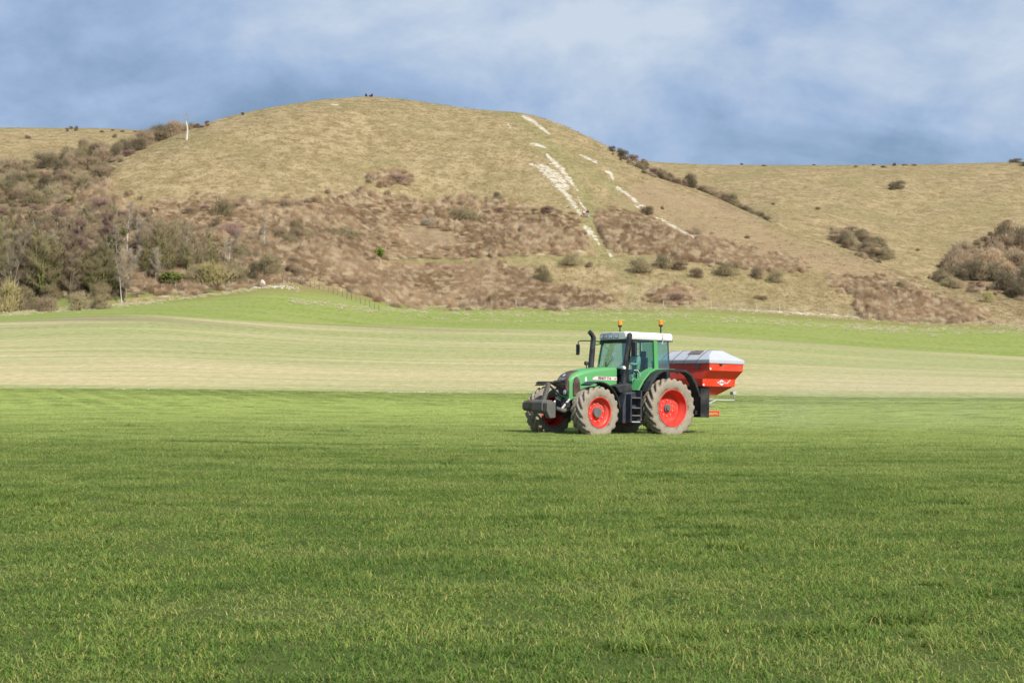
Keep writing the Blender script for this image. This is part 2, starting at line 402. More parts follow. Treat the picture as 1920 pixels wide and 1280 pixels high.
# hillside
m = Mat('down_grass'); c = m.coord('pos')
n_b = m.noise(c, .035, 4, .55, .5); n_m = m.noise(m.coord('pos', (1, .7, 1.3)), .30, 7, .74, .3); n_f = m.noise(m.coord('pos', (1, .5, 1)), 1.1, 5, .8); n_g = m.noise(m.coord('pos', (1, .6, 1.2)), .11, 5, .7, .8)
tan = m.mix(m.ramp(n_m, [(.38, 0), (.60, 1)]), (.25, .182, .085), (.43, .330, .180)); tan = m.mix(m.ramp(n_g, [(.36, .42), (.52, 0)]), tan, (.22, .175, .080))
tan = m.mix(m.ramp(n_b, [(.45, 0), (.64, .5)]), tan, (.265, .225, .098))
tan = m.mix(m.ramp(n_f, [(.36, .75), (.50, 0)]), tan, (.155, .12, .055))
tan = m.mix(m.ramp(n_f, [(.56, 0), (.75, .5)]), tan, (.50, .42, .24))
tan = m.mix(m.math('MULTIPLY', m.attr('green'), m.ramp(n_m, [(.3, .5), (.6, 1)])), tan, (.19, .22, .07))
tan = m.mix(m.math('MULTIPLY', m.attr('pink'), m.ramp(n_m, [(.35, .9), (.65, .35)])), tan, (.335, .235, .138))
scr = m.mix(m.ramp(n_m, [(.36, 0), (.66, 1)]), (.20, .138, .082), (.35, .255, .155))
tan = m.mix(m.math('MULTIPLY', m.attr('scrub'), .85), tan, scr)
tan = m.mix(m.math('MULTIPLY', m.attr('lush'), .85), tan, m.mix(n_f, (.14, .21, .04), (.24, .29, .08)))
n_c = m.ramp(m.noise(c, 1.1, 5, .7), [(.33, 0), (.67, 1)])
ck = m.math('ADD', m.attr('chalk'), m.math('MULTIPLY', m.math('SUBTRACT', n_c, .5), 1.0))
ck = m.math('SUBTRACT', ck, m.math('MULTIPLY', m.math('SUBTRACT', n_m, .5), 2.0))
ckm = m.ramp(ck, [(.56, 0), (.95, 1)])
tan = m.mix(ckm, tan, m.mix(n_f, (.46, .40, .29), (.70, .64, .52)))
h = m.math('ADD', n_m, m.math('MULTIPLY', n_f, .55)); m.bump(h, .7, .8)
M_hill = m.done(tan, .95, .08)
uH = ucols(2.5)
tt = np.concatenate([np.linspace(0, 1, 230), 1+np.linspace(0, 1, 60)[1:], 2+np.linspace(0, 1, 150)[1:], 3+np.geomspace(.02, 1, 12)])
a = ip(uH, DF); b = ip(uH, D1); cc_ = b+55; d = ip(uH, D2)
def rowy(t):
    if t <= 1: return a+(b-a)*t
    if t <= 2: return b+(cc_-b)*(t-1)
    if t <= 3: return cc_+(d-cc_)*(t-2)
    return d+(t-3)*1400
Yh = np.stack([rowy(t) for t in tt]); Uh = np.broadcast_to(uH[None, :], Yh.shape); Xh = (Uh-960)/FPX*Yh; Zh = z_far(Uh, Yh)
me = grid_mesh('hillside', Xh, Yh, Zh, M_hill)
Vh = HZ-FPX*(Zh-EYE)/Yh
front = (tt <= 1.0)[:, None]*np.ones_like(Vh)
wob = fbm(Xh*.12, Yh*.12, 3)*12
sc = np.zeros_like(Vh)
for p in SCRUB+THICK: sc = np.maximum(sc, np.clip((edgedist(Uh, Vh, p)+wob+4)/26, 0, 1))
attr(me, 'scrub', sc)
attr(me, 'pink', np.clip((edgedist(Uh, Vh, PINK)+wob+8)/16, 0, 1)*front)
ch = np.zeros_like(Vh)
for p in CHALK: ch = np.maximum(ch, np.clip(1.16-.66*polyline_dist(Uh, Vh, p), 0, .92))
attr(me, 'chalk', ch*front)
gp = np.zeros_like(Vh)
for p in PATHS: gp = np.maximum(gp, np.clip(1.6-.8*polyline_dist(Uh, Vh, p), 0, 1))
rim = np.clip(1-np.abs(Yh-ip(Uh, D2))/14, 0, 1)*.7
attr(me, 'green', np.maximum(gp*front*.32, rim*.7))
LUSH = [(60,560),(150,548),(230,528),(330,522),(430,535),(440,548),(300,562),(180,572),(60,580)]
lush = np.clip((edgedist(Uh, Vh, LUSH)+wob*.4)/5, 0, 1); lush = np.maximum(lush, np.clip(1.3-polyline_dist(Uh, Vh, [(660,491,1.2),(760,490,1.5),(905,489,1.2)]), 0, .7))
attr(me, 'lush', lush*front)
hill = mobj('hillside', me); tag(hill, kind='structure', label='rounded chalk hill of dry tan grass with higher down behind')
# ------------------------------------------------------------------ grass and stuff (instanced)
def scatter(name, protos, P, rotz, scale, idx, tilt=None):
    """one object whose points carry instances of the prototype meshes (geometry nodes)"""
    coll = bpy.data.collections.new(name+'_forms')
    for i, (me) in enumerate(protos):
        o = bpy.data.objects.new('%s_form_%02d' % (name, i), me); coll.objects.link(o)
    me = np_mesh(name, P, []) if False else bpy.data.meshes.new(name)
    me.vertices.add(len(P)); me.vertices.foreach_set('co', np.asarray(P, np.float32).ravel())
    def A(nm, typ, prop, v): a = me.attributes.new(nm, typ, 'POINT'); a.data.foreach_set(prop, v)
    rv = np.zeros((len(P), 3), np.float32); rv[:, 2] = rotz
    if tilt is not None: rv[:, :2] = tilt
    A('rot', 'FLOAT_VECTOR', 'vector', rv.ravel())
    sc = np.asarray(scale, np.float32); sc = np.repeat(sc[:, None], 3, 1) if sc.ndim == 1 else sc
    A('scl', 'FLOAT_VECTOR', 'vector', sc.ravel()); A('idx', 'INT', 'value', np.asarray(idx, np.int32))
    o = mobj(name, me); md = o.modifiers.new('scatter', 'NODES'); g = bpy.data.node_groups.new(name, 'GeometryNodeTree'); md.node_group = g
    g.interface.new_socket('Geometry', in_out='INPUT', socket_type='NodeSocketGeometry'); g.interface.new_socket('Geometry', in_out='OUTPUT', socket_type='NodeSocketGeometry')
    n = g.nodes; gi = n.new('NodeGroupInput'); go = n.new('NodeGroupOutput'); ci = n.new('GeometryNodeCollectionInfo'); ci.inputs['Collection'].default_value = coll
    ci.inputs['Separate Children'].default_value = True; ci.inputs['Reset Children'].default_value = True
    ip_ = n.new('GeometryNodeInstanceOnPoints'); ip_.inputs['Pick Instance'].default_value = True
    def na(nm, typ): q = n.new('GeometryNodeInputNamedAttribute'); q.data_type = typ; q.inputs['Name'].default_value = nm; return q.outputs['Attribute']
    l = g.links; l.new(gi.outputs[0], ip_.inputs['Points']); l.new(ci.outputs[0], ip_.inputs['Instance'])
    l.new(na('idx', 'INT'), ip_.inputs['Instance Index']); l.new(na('rot', 'FLOAT_VECTOR'), ip_.inputs['Rotation']); l.new(na('scl', 'FLOAT_VECTOR'), ip_.inputs['Scale'])
    l.new(ip_.outputs[0], go.inputs[0]); return o

def blade_patch(name, seed, size, count, hmin, hmax, width, mat, bend=.9, tuft=3.0, dead=.14, segs=3):
    r = np.random.RandomState(seed); nt_ = int(count/tuft)
    tx = r.rand(nt_)*size-size/2; ty = r.rand(nt_)*size-size/2; vig = .55+.6*r.rand(nt_)
    k = r.randint(0, nt_, count); lf = fbm(tx*5, ty*5, seed+1, 3); vig = vig*np.clip(1+.28*lf, .65, 1.5); th_ = np.clip(.38+.22*lf+.22*r.randn(nt_), 0, 1)
    bx = tx[k]+r.randn(count)*.014; by = ty[k]+r.randn(count)*.014
    h = (hmin+(hmax-hmin)*r.rand(count))*vig[k]; w = width*(.6+.7*r.rand(count)); az = r.rand(count)*6.283
    b = bend*(.25+.95*r.rand(count)**.8); dx, dy = np.cos(az), np.sin(az)
    face = az+1.57+r.randn(count)*.5; fx, fy = np.cos(face), np.sin(face)
    nv = 2*segs+1; V = np.zeros((count, nv, 3), np.float32); H = np.zeros((count, nv), np.float32)
    for s in range(segs+1):
        t = s/segs; ang = b*t*1.35
        out = h*np.minimum(t, 1)*np.sin(ang)*.9; up = h*t*np.cos(ang*.85)
        px = bx+dx*out; py = by+dy*out; pz = np.maximum(up, .001*s)
        ww = w*(1-t**1.8)*.5 if s < segs else 0
        if s < segs:
            V[:, 2*s] = np.stack([px-fx*ww, py-fy*ww, pz], -1); V[:, 2*s+1] = np.stack([px+fx*ww, py+fy*ww, pz], -1); H[:, 2*s:2*s+2] = t
        else: V[:, 2*s] = np.stack([px, py, pz], -1); H[:, 2*s] = 1
    base = (np.arange(count)*nv)[:, None]
    q = np.concatenate([base+np.array([[2*s, 2*s+1, 2*s+3, 2*s+2]]) for s in range(segs-1)]); t3 = base+np.array([[2*segs-2, 2*segs-1, 2*segs]])
    me = np_mesh(name, V.reshape(-1, 3), [q, t3], [mat], True)
    hue = np.clip(.62*th_[k]+.38*r.rand(count), 0, 1)*.78; hue = np.where(r.rand(count) < dead, .82+.18*r.rand(count), hue)
    attr(me, 'hue', np.repeat(hue, nv)); attr(me, 'tip', H.ravel()); return me

def leafmat(name, build, rough=.55, trans=.0):
    m = Mat(name); col = build(m)
    m.done(col, rough, .15)
    if trans:
        t = m.n('ShaderNodeBsdfTranslucent'); m.set(t.inputs[0], col); mx_ = m.n('ShaderNodeMixShader'); mx_.inputs[0].default_value = trans
        m.l(m.b.outputs[0], mx_.inputs[1]); m.l(t.outputs[0], mx_.inputs[2]); m.l(mx_.outputs[0], m.out.inputs[0])
    return m.m
def crop_col(m):
    c = m.ramp(m.attr('hue'), [(0, (.034, .098, .012)), (.25, (.092, .200, .026)), (.5, (.198, .305, .046)), (.78, (.34, .415, .080)), (.84, (.46, .42, .09)), (1, (.58, .46, .20))])
    c = m.mix(m.math('MULTIPLY', m.attr('tip'), .38), c, (.44, .43, .14))
    pos = m.n('ShaderNodeNewGeometry').outputs['Position']; sp = m.n('ShaderNodeSeparateXYZ'); m.l(pos, sp.inputs[0])
    # leaf colour turns paler and yellower towards the far headland, in noise bands
    band = m.noise(m.coord('pos', (.012, .10, 0), (0, 0, R(1.5))), 1.6, 4, .6, .4)
    far = m.ramp(m.math('ADD', m.math('MULTIPLY', sp.outputs['Y'], .01), m.math('MULTIPLY', m.math('SUBTRACT', band, .5), .35)), [(.22, 0), (.42, .30), (.58, .62), (.76, .95), (.98, .95), (1.05, .7)])
    c = m.mix(m.math('MULTIPLY', far, .92), c, (.66, .75, .24))
    big = m.noise(m.coord('pos', (.22, .42, 0)), 1.5, 5, .7)
    c = m.mix(m.ramp(big, [(.40, .45), (.52, 0)]), c, (.07, .15, .03)); c = m.mix(m.ramp(big, [(.5, 0), (.66, .45)]), c, (.34, .36, .12))
    yy_ = m.math('ADD', sp.outputs['Y'], m.math('MULTIPLY', sp.outputs['X'], .03))
    for y0 in (27.9, 40.2):
        ln_ = m.math('SUBTRACT', 1.0, m.math('MULTIPLY', m.math('ABSOLUTE', m.math('SUBTRACT', yy_, y0)), 2.2), True); br = m.ramp(m.noise(m.coord('pos', (.5, 1, 0)), .6, 4, .6), [(.40, 0), (.60, 1)])
        c = m.mix(m.math('MULTIPLY', m.math('MULTIPLY', ln_, br), .75), c, (.045, .115, .018))
    return c
M_crop = leafmat('crop_leaf', crop_col, .7, .28)
protos = [blade_patch('crop_patch', 10+i, 2.1, 13500, .045, .105, .0058, M_crop, 1.9, 6.0, .13) for i in range(5)]
rs = np.random.RandomState(5); P = []; ix = []
yv = 5.5
for yv in np.arange(5.5, Y_E-.6, 1.9):
    hw = .36*yv+3.0
    for xv in np.arange(-hw, hw+1.9, 1.9): P.append((xv+rs.randn()*.05, yv+rs.randn()*.05, 0))
P = np.array(P); P[:, 1] = np.minimum(P[:, 1], Y_E-.95); P[:, 2] = z_near(P[:, 0], P[:, 1])-.005
scl = np.ones((len(P), 3)); nz = fbm(P[:, 0]*.6, P[:, 1]*1.2, 8, 4); scl[:, 2] = np.clip(1.0+.20*nz, .82, 1.45)
crop = scatter('crop_grass', protos, P, rs.randint(0, 4, len(P))*math.pi/2, scl, rs.randint(0, 5, len(P)))
tag(crop, 'young green cereal crop with scattered yellow leaf tips', 'crop', kind='stuff')
# taller clumps here and there
protos = [blade_patch('clump', 40+i, .34, 420, .07, .15, .0065, M_crop, 1.2, 5.0, .06) for i in range(3)]
n = 900; yv = 8+100*rs.rand(n)**1.2; xv = (rs.rand(n)*2-1)*(.35*yv+1); keep = fbm(xv*.5, yv*.5, 14, 4) > .25; xv, yv = xv[keep], yv[keep]
P = np.stack([xv, yv, z_near(xv, yv)], -1)
o = scatter('crop_clumps', protos, P, rs.rand(len(P))*6.28, .6+.6*rs.rand(len(P)), rs.randint(0, 3, len(P)))
tag(o, 'darker thicker clumps standing up in the green crop', 'crop', kind='stuff')
# pale bits of chalk lying at the edge of the crop
def stone_mesh(seed, mat):
    r = random.Random(seed); bm = bmesh.new(); bmesh.ops.create_icosphere(bm, subdivisions=1, radius=.5)
    for v in bm.verts: v.co = Vector((v.co.x*r.uniform(.7, 1.2), v.co.y*r.uniform(.6, 1), v.co.z*r.uniform(.4, .6)+.12))
    me = bpy.data.meshes.new('stone'); bm.to_mesh(me); bm.free(); me.materials.append(mat); return me
m = Mat('chalk_stone'); M_chalk = m.done(m.mix(m.noise(m.coord('pos'), 2.5, 4), (.50, .46, .38), (.76, .72, .64)), .95, .1)
st = [stone_mesh(i, M_chalk) for i in range(4)]; P = []
for (u0, u1, n, v0) in ((725, 850, 60, 734), (215, 300, 8, 730), (640, 700, 5, 733)):
    for _ in range(n):
        u = random.Random(len(P)*7+1).uniform(u0, u1); p = at(u, v0+1.5+rs.randn()*.7, 90, 109.5); P.append((p.x, p.y, z_near(p.x, p.y)+.03))
nA = len(P)
for pts, n, s in ((CHALK[17], 170, 1.5), (CHALK[6], 60, 2.5), (CHALK[4], 60, 5), (CHALK[18], 70, 2.0), (CHALK[14], 20, 2)):
    for _ in range(n):
        t = rs.rand()*(len(pts)-1); i = int(t); f = t-i
        p = at(pts[i][0]*(1-f)+pts[i+1][0]*f+rs.randn()*s*2, pts[i][1]*(1-f)+pts[i+1][1]*f+rs.randn()*s, 200, 470); P.append((p.x, p.y, p.z))
P = np.array(P); sc_ = np.concatenate([.05+.10*rs.rand(nA), .15+.4*rs.rand(len(P)-nA)**2])
o = scatter('chalk_rubble', st, P, rs.rand(len(P))*6.28, sc_, rs.randint(0, 4, len(P))); tag(o, 'loose white chalk stones on the track, scars and field edge', 'stones', kind='stuff')

# ------------------------------------------------------------------ woody plants
def slivers(P0, D, ln, w, rng):
    """thin three-sided twigs: start P0, direction D, length ln, base width w"""
    n = len(P0); D = D/np.linalg.norm(D, axis=1, keepdims=True)
    a = rng.randn(n, 3); a -= (a*D).sum(1, keepdims=True)*D; a /= np.linalg.norm(a, axis=1, keepdims=True); b = np.cross(D, a)
    V = np.zeros((n, 4, 3), np.float32)
    for k in range(3):
        t = k*2.094; V[:, k] = P0+(a*math.cos(t)+b*math.sin(t))*w[:, None]*.5
    V[:, 3] = P0+D*ln[:, None]
    base = (np.arange(n)*4)[:, None]; F = np.concatenate([base+np.array([[0, 1, 3]]), base+np.array([[1, 2, 3]]), base+np.array([[2, 0, 3]])])
    return V.reshape(-1, 3), F
def woody(name, col_lo, col_hi, alt=None, altf=.3):
    m = Mat(name); oi = m.n('ShaderNodeObjectInfo').outputs['Random']; f = m.math('ADD', m.math('MULTIPLY', oi, .5), m.math('MULTIPLY', m.ramp(m.noise(m.coord('pos'), .09, 4), [(.3, 0), (.7, 1)]), .5))
    c = m.mix(m.ramp(f, [(.3, 0), (.75, 1)]), col_lo, col_hi)
    if alt: c = m.mix(m.math('MULTIPLY', m.ramp(m.noise(m.coord('pos'), .6, 3), [(.5, 0), (.6, 1)]), altf), c, alt)
    return m.done(c, .9, .1)
M_br = woody('twigs_brown', (.18, .13, .08), (.33, .25, .16)); M_red = woody('twigs_red', (.185, .118, .066), (.385, .268, .160), (.54, .44, .29), .7)
M_pur = woody('twigs_purple', (.19, .12, .095), (.30, .20, .155)); M_oli = woody('twigs_olive', (.19, .155, .085), (.33, .275, .155))
M_grn = woody('leaves_green', (.10, .125, .03), (.19, .21, .06)); M_yel = woody('twigs_yellow', (.25, .21, .085), (.38, .32, .15))
M_gry = woody('twigs_grey', (.25, .205, .145), (.40, .34, .25)); M_bark = woody('bark', (.13, .11, .075), (.24, .21, .15)); M_birch = woody('bark_pale', (.50, .46, .38), (.68, .64, .56))
M_ivy = woody('bark_mossy', (.13, .15, .035), (.20, .21, .06)); M_pale = woody('grass_pale', (.42, .35, .20), (.62, .54, .36))
M_dry = leafmat('dry_grass', lambda m: m.mix(m.attr('hue'), (.70, .64, .40), (.85, .78, .54)), .8, .4); M_tuf = leafmat('grass_tan', lambda m: m.mix(m.attr('hue'), (.33, .265, .12), (.54, .44, .24)), .8, .4)
M_dark = woody('twigs_dark', (.11, .09, .055), (.20, .165, .10))
def shrub_mesh(name, seed, mat, w=3.0, h=2.2, n=1500, leaf=False, tw=.045, core=None):
    """multi-stemmed bush: stems from the root, twigs filling an uneven dome"""
    r = np.random.RandomState(seed); nl = r.randint(5, 9); lob = []
    for i in range(nl):
        a = r.rand()*6.283; d = w*.5*(.15+.5*r.rand()); s = w*.5*(.38+.28*r.rand()); hh = h*(.55+.4*r.rand())*(1-.35*d/(w*.5))
        lob.append((d*math.cos(a), d*math.sin(a), max(hh-s*.85, s*.25), s))
    lob = np.array(lob); k = r.randint(0, nl, n); d = r.randn(n, 3); d /= np.linalg.norm(d, axis=1, keepdims=True); d[:, 2] = np.abs(d[:, 2])*.95-.18*r.rand(n)
    rad = lob[k, 3]*(1-.55*r.rand(n)**1.6); P0 = lob[k, :3]+d*rad[:, None]*np.array([1, 1, .85]); P0[:, 2] = np.maximum(P0[:, 2], .05*h*r.rand(n)); sk = r.rand(n) < .33; P0[sk, 2] *= .45*r.rand(sk.sum())
    D = d*.8+np.array([0, 0, .7])+r.randn(n, 3)*.42
    ln = (h*.15)*(.5+2.0*r.rand(n)**3); wd = tw*(.6+.8*r.rand(n))
    if leaf: D = r.randn(n, 3)+d; ln = .18+.22*r.rand(n); wd = .10+.12*r.rand(n)
    V, F = slivers(P0, D, ln, wd, r)
    # stems
    ns = 26; tgt = lob[r.randint(0, nl, ns), :3]+r.randn(ns, 3)*w*.08; s0 = np.stack([r.randn(ns)*.06*w, r.randn(ns)*.06*w, np.zeros(ns)-.3], -1)
    V2, F2 = slivers(s0, tgt-s0, np.linalg.norm(tgt-s0, axis=1)*1.15, np.full(ns, .05*w*.5), r)
    n1_ = len(V); V = np.concatenate([V, V2]); F = np.concatenate([F, F2+n1_])
    return np_mesh(name, V, F, [mat])
def cane_mesh(name, seed, mat, w=2.6, h=1.2, n=650, tw=.04, spread=.30):
    """patch of thin upright canes and twigs growing from the ground"""
    r = np.random.RandomState(seed); P0 = np.stack([r.randn(n)*w*.26, r.randn(n)*w*.26, -.15+0*r.rand(n)], -1); rad = np.hypot(P0[:, 0], P0[:, 1])/(w*.5)
    D = np.stack([P0[:, 0]*.22+r.randn(n)*spread, P0[:, 1]*.22+r.randn(n)*spread, np.ones(n)], -1); ln = h*np.clip(1.05-.45*rad**2, .3, 1.2)*(.55+.5*r.rand(n))
    k = r.rand(n) < .6; P0[k] += D[k]*(ln[k]*.35*r.rand(k.sum()))[:, None]; D[k, :2] += r.randn(k.sum(), 2)*.35; ln[k] *= .65
    V, F = slivers(P0, D, ln, tw*(.6+.8*r.rand(n)), r); return np_mesh(name, V, F, [mat])
def tree_meshes(seed, H, spread, m_trunk, m_twig, n_limb=14, n_twig=2600, lean=0.0, clear=.25, up=.55, tw=.035, forks=2, trunk_r=None, droop=0.0):
    """bare tree: tapered trunk, limbs, branches (one mesh) and the twig crown (another)"""
    r = np.random.RandomState(seed); rd = random.Random(seed); mb = MB(); tr = trunk_r or H*.016
    def wander(p, d, ln, n_, amp):
        pts = [p.copy()]
        for _ in range(n_):
            d = (d+Vector((rd.gauss(0, amp), rd.gauss(0, amp), rd.gauss(0, amp*.6)))).normalized(); p = p+d*ln/n_; pts.append(p.copy())
        return pts
    ends = []
    for f in range(forks):
        a = rd.random()*6.28; d = Vector((math.cos(a)*.10*(forks > 1)+lean, math.sin(a)*.10*(forks > 1), 1)).normalized()
        tp = wander(Vector((rd.gauss(0, .07), rd.gauss(0, .07), -.3))*(1 if forks > 1 else .3)+Vector((0, 0, -.2)), d, H*rd.uniform(.82, .98), 9, .055)
        mb.tube(tp, tr*(1 if f == 0 else .75), 6, .02)
        for i in range(n_limb):
            t = clear+(0.97-clear)*(i+rd.random())/n_limb; q = t*9; j = min(int(q), 8); p = tp[j].lerp(tp[j+1], q-j)
            ph = i*2.4+rd.random(); ud = up+.5*t
            d = Vector((math.cos(ph), math.sin(ph), ud)).normalized(); ln = spread*(1.15-t)**.6*rd.uniform(.6, 1.05)*.95
            lp = wander(p, d, ln, 5, .13); r0 = tr*(1.1-t)*.42+.012; mb.tube(lp, r0, 5, .008, False)
            for k in range(5):
                jj = rd.randint(1, 4); q0 = lp[jj]; dd = ((lp[jj+1]-lp[jj]).normalized()+Vector((rd.gauss(0, .6), rd.gauss(0, .6), rd.gauss(.25, .4)))).normalized()
                bp = wander(q0, dd, ln*.45, 3, .16); mb.tube(bp, r0*.4, 4, .006, False)
                ends += [(bp[1], dd), (bp[2], dd), (bp[3], dd)]
            ends += [(lp[-1], d), (lp[3], d)]
    trunk = bpy.data.meshes.new('trunk'); trunk.from_pydata(mb.v, [], mb.f); trunk.materials.append(m_trunk)
    E = np.array([e_[0] for e_ in ends]); ED = np.array([e_[1] for e_ in ends]); k = r.randint(0, len(E), n_twig)
    P0 = E[k]+r.randn(n_twig, 3)*H*.013; D = ED[k]*.8+r.randn(n_twig, 3)*.55+np.array([0, 0, .35-droop])
    V, F = slivers(P0, D, H*.045*(.5+r.rand(n_twig)), tw*(.5+.8*r.rand(n_twig)), r)
    return trunk, np_mesh('crown', V, F, [m_twig])
# ------------------------------------------------------------------ plant forms
SHR = {}
def form(key, mat, n=4, **k): SHR[key] = [shrub_mesh('shrub', sum(map(ord, key))*7+i, mat, **k) for i in range(n)]
form('brown', M_br, n=5); form('dark', M_dark, n=3); form('olive', M_oli, n=4); form('yellow', M_yel, n=2); form('green', M_grn, n=3, leaf=True); form('grey', M_gry, n=2); form('purple', M_pur, n=2)
form('red', M_red, n=3)
SH_W, SH_H = 3.0, 2.2
rr = random.Random(77)
def shrub(u, v, wpx, hpx, kind, label, group=None, name='shrub', far=False, ymin=None):
    """(u, v) foot of the bush in the photograph, wpx/hpx its size there"""
    p = at(u, v, ymin or (440 if far else 255)); s = p.y/FPX
    me = rr.choice(SHR[kind]); o = mobj(name, me); o.location = (p.x, p.y, p.z-.12)
    o.scale = (wpx*s/SH_W, wpx*s/SH_W*rr.uniform(.85, 1.1), hpx*s/SH_H); o.rotation_euler = (0, 0, rr.random()*6.28)
    return tag(o, label, 'bush', group)
# single bushes that can be told apart
for a in [
 (1072,496,50,28,'olive','rounded olive bush on the grass shelf just left of the foot of the chalk path'),
 (1020,531,36,44,'olive','upright grey green bush standing alone below the grass shelf at mid hill'),
 (1106,500,22,14,'brown','small brown bush just right of the rounded olive bush by the path foot'),
 (1200,510,46,34,'olive','leftmost of the row of bushes right of the chalk path foot, olive brown'),
 (1243,503,42,36,'olive','second bush in the row right of the chalk path foot, greener and taller'),
 (1275,506,34,26,'brown','third bush in the row right of the chalk path foot, low and brown'),
 (1305,520,30,26,'brown','small bush set lower than its row right of the chalk path foot'),
 (1362,516,48,32,'olive','olive bush in the pair above the fence right of centre, left one'),
 (1425,522,40,30,'brown','brown bush just right of the olive one above the fence'),
 (1452,528,36,32,'olive','bush at the right end of the lower hillside row, ragged and tall'),
 (875,412,62,30,'olive','wide olive bush at the upper edge of the red scrub, right of centre'),
 (650,446,68,28,'olive','low olive dome shaped bush in the middle of the red brown scrub'),
 (800,420,44,16,'grey','pale thin bush with bare stems in the scrub left of the wide olive bush'),
 (932,376,18,20,'dark','small dark bush alone on tan grass above the scrub'),
 (740,340,48,18,'purple','low reddish bramble patch alone on the open hill face'),
 (550,392,50,32,'brown','large grey brown bush at the upper scrub edge left of centre'),
 (502,388,26,22,'brown','smaller grey brown bush left of the large one at the scrub edge'),
 (415,405,46,44,'olive','tall dark olive bush at the upper scrub edge above the tree belt'),
 (680,356,16,12,'brown','tiny bush just above the scrub edge in the middle of the hill'),
 (1213,402,30,22,'brown','brown bush beside the lower end of the right hand chalk scar'),
 (1683,354,30,20,'dark','pair shaped dark bush alone on the far right down'),
 (1672,356,14,16,'dark','small dark bush touching the left side of the pair shaped one on the far down'),
 (1852,566,34,26,'yellow','yellow green bush at the foot of the dark thicket on the right'),
 (325,532,62,32,'green','low dense evergreen bush at the edge of the pasture'),
 (360,532,44,42,'olive','dark olive bush between the low evergreen and the yellow willow'),
 (395,536,74,56,'yellow','wide yellow stemmed willow bush right of the evergreen'),
 (440,532,60,50,'olive','greenish bush overlapping the right side of the yellow willow bush'),
 (500,512,62,46,'olive','olive bush at the right end of the tree belt near the chalk heap'),
 (476,526,30,40,'dark','dark bush right behind the chalk heap'),
 (20,585,70,72,'yellow','yellowish bush at the left edge of the picture beside the field'),
 (90,592,60,34,'brown','low brown bush at the field edge near the left border'),
 (150,590,70,42,'olive','clipped olive bush at the field edge below the leaning birch'),
 (185,586,40,34,'olive','small olive bush just left of the pale roadside tree'),
 (52,260,14,9,'brown','small bush alone on the far left down'),
 (216,258,14,10,'brown','small bush on the far left down near the dark hedge'),
 (1450,384,10,7,'brown','tiny bush on the far right down near the spur'),
 (1533,393,13,8,'brown','tiny bush alone in the middle of the far right down'),
 (1890,420,22,12,'brown','small brown bush just above the right thicket'),
 (1720,470,12,6,'dark','low dark clump on the slope left of the right thicket'),
 (1640,545,22,18,'olive','small olive bush low on the spur, left of three'),
 (1690,540,26,20,'olive','small olive bush low on the spur, right of three'),
 (1662,543,20,16,'brown','small brown bush low on the spur between two olive ones'),
 (1242,392,10,9,'dark','tiny dark bush in the pink grass on the spur'),
 (1402,447,14,9,'brown','tiny brown bush in the pink grass lower on the spur'),
 (1264,560,66,16,'purple','low wine brown bramble patch just above the fence line'),
 (1425,560,24,12,'brown','low brown bramble patch above the fence, right of centre'),
 (1205,430,20,12,'grey','thin grey bush in the scrub right of the chalk path'),
 (793,483,18,10,'brown','small bush at the green ride in the middle of the scrub'),
 (272,546,18,9,'dark','small dark bush on the pasture beside the pale roadside tree')]:
    u = a[0]; far = (u < 240 and a[1] < 262) or (u > 1420 and a[1] < 500)
    if far: shrub(*a, far=True)
    else: shrub(*a)
# groups nobody could tell apart one by one
CW = dict(brown='brown', dark='dark brown', olive='olive', purple='wine brown', red='red brown', yellow='yellowish', green='green', grey='grey')
def clump(n, area, wr, hr, kinds, label, group, far=False, ymin=None, seed=0, path=None):
    q = random.Random(seed)
    for i in range(n):
        if path:
            t = (i+q.random()*.7)/n*(len(path)-1); j = min(int(t), len(path)-2); f = t-j
            u = path[j][0]*(1-f)+path[j+1][0]*f+q.uniform(-4, 4); v = path[j][1]*(1-f)+path[j+1][1]*f+q.uniform(-4, 4)
            k = path[j][2]*(1-f)+path[j+1][2]*f if len(path[j]) > 2 else 1
        else:
            k = 1
            for _ in range(60):
                us = [p[0] for p in area]; vs = [p[1] for p in area]; u = q.uniform(min(us), max(us)); v = q.uniform(min(vs), max(vs))
                if inpoly(np.array([u]), np.array([v]), area)[0]: break
        kd = q.choice(kinds); vs_ = [p_[1] for p_ in (path or area)]; tv = (v-min(vs_))/max(1, max(vs_)-min(vs_)); wh = '' if max(vs_)-min(vs_) < 30 else ('upper ' if tv < .34 else 'middle ' if tv < .67 else 'lower ')
        shrub(u, v, q.uniform(*wr)*k, q.uniform(*hr)*k, kd, label.replace('{c}', CW[kd]).replace('{p}', wh), group, far=far, ymin=ymin)
clump(30, None, (26,40), (26,38), ['brown','dark','brown'], '{c} bush in the {p}hedge climbing the left shoulder of the hill', 'bushes of the dark hedge on the left shoulder', seed=1, ymin=300,
      path=[(212,300,.9),(232,292,1),(255,281,1.05),(280,270,1),(305,260,1.05),(330,250,1),(350,243,.7),(372,238,.3)])
clump(9, None, (9,16), (5,9), ['brown','purple'], 'tiny {c} bush in the trailing end of the hedge near the left skyline', 'tiny bushes trailing off the hedge end', seed=2, ymin=300, path=[(345,245),(392,232)])
clump(46, [(-40,345),(20,318),(90,296),(160,284),(215,290),(215,335),(160,362),(60,392),(-40,405)], (34,54), (26,40), ['brown','brown','olive','dark'], '{c} bush in the {p}wooded hollow on the far left', 'bushes of the wooded hollow on the left', seed=3, ymin=300)
clump(28, None, (20,32), (14,28), ['dark','brown','olive'], '{c} bush in the {p}hedge behind the right spur', 'bushes of the hedge behind the spur', seed=4, ymin=395, far=False,
      path=[(1150,290,.35),(1190,308,.5),(1230,330,.6),(1270,348,.9),(1310,362,1.15),(1350,380,1.2),(1385,396,1.15),(1415,410,.8),(1448,424,.6)])
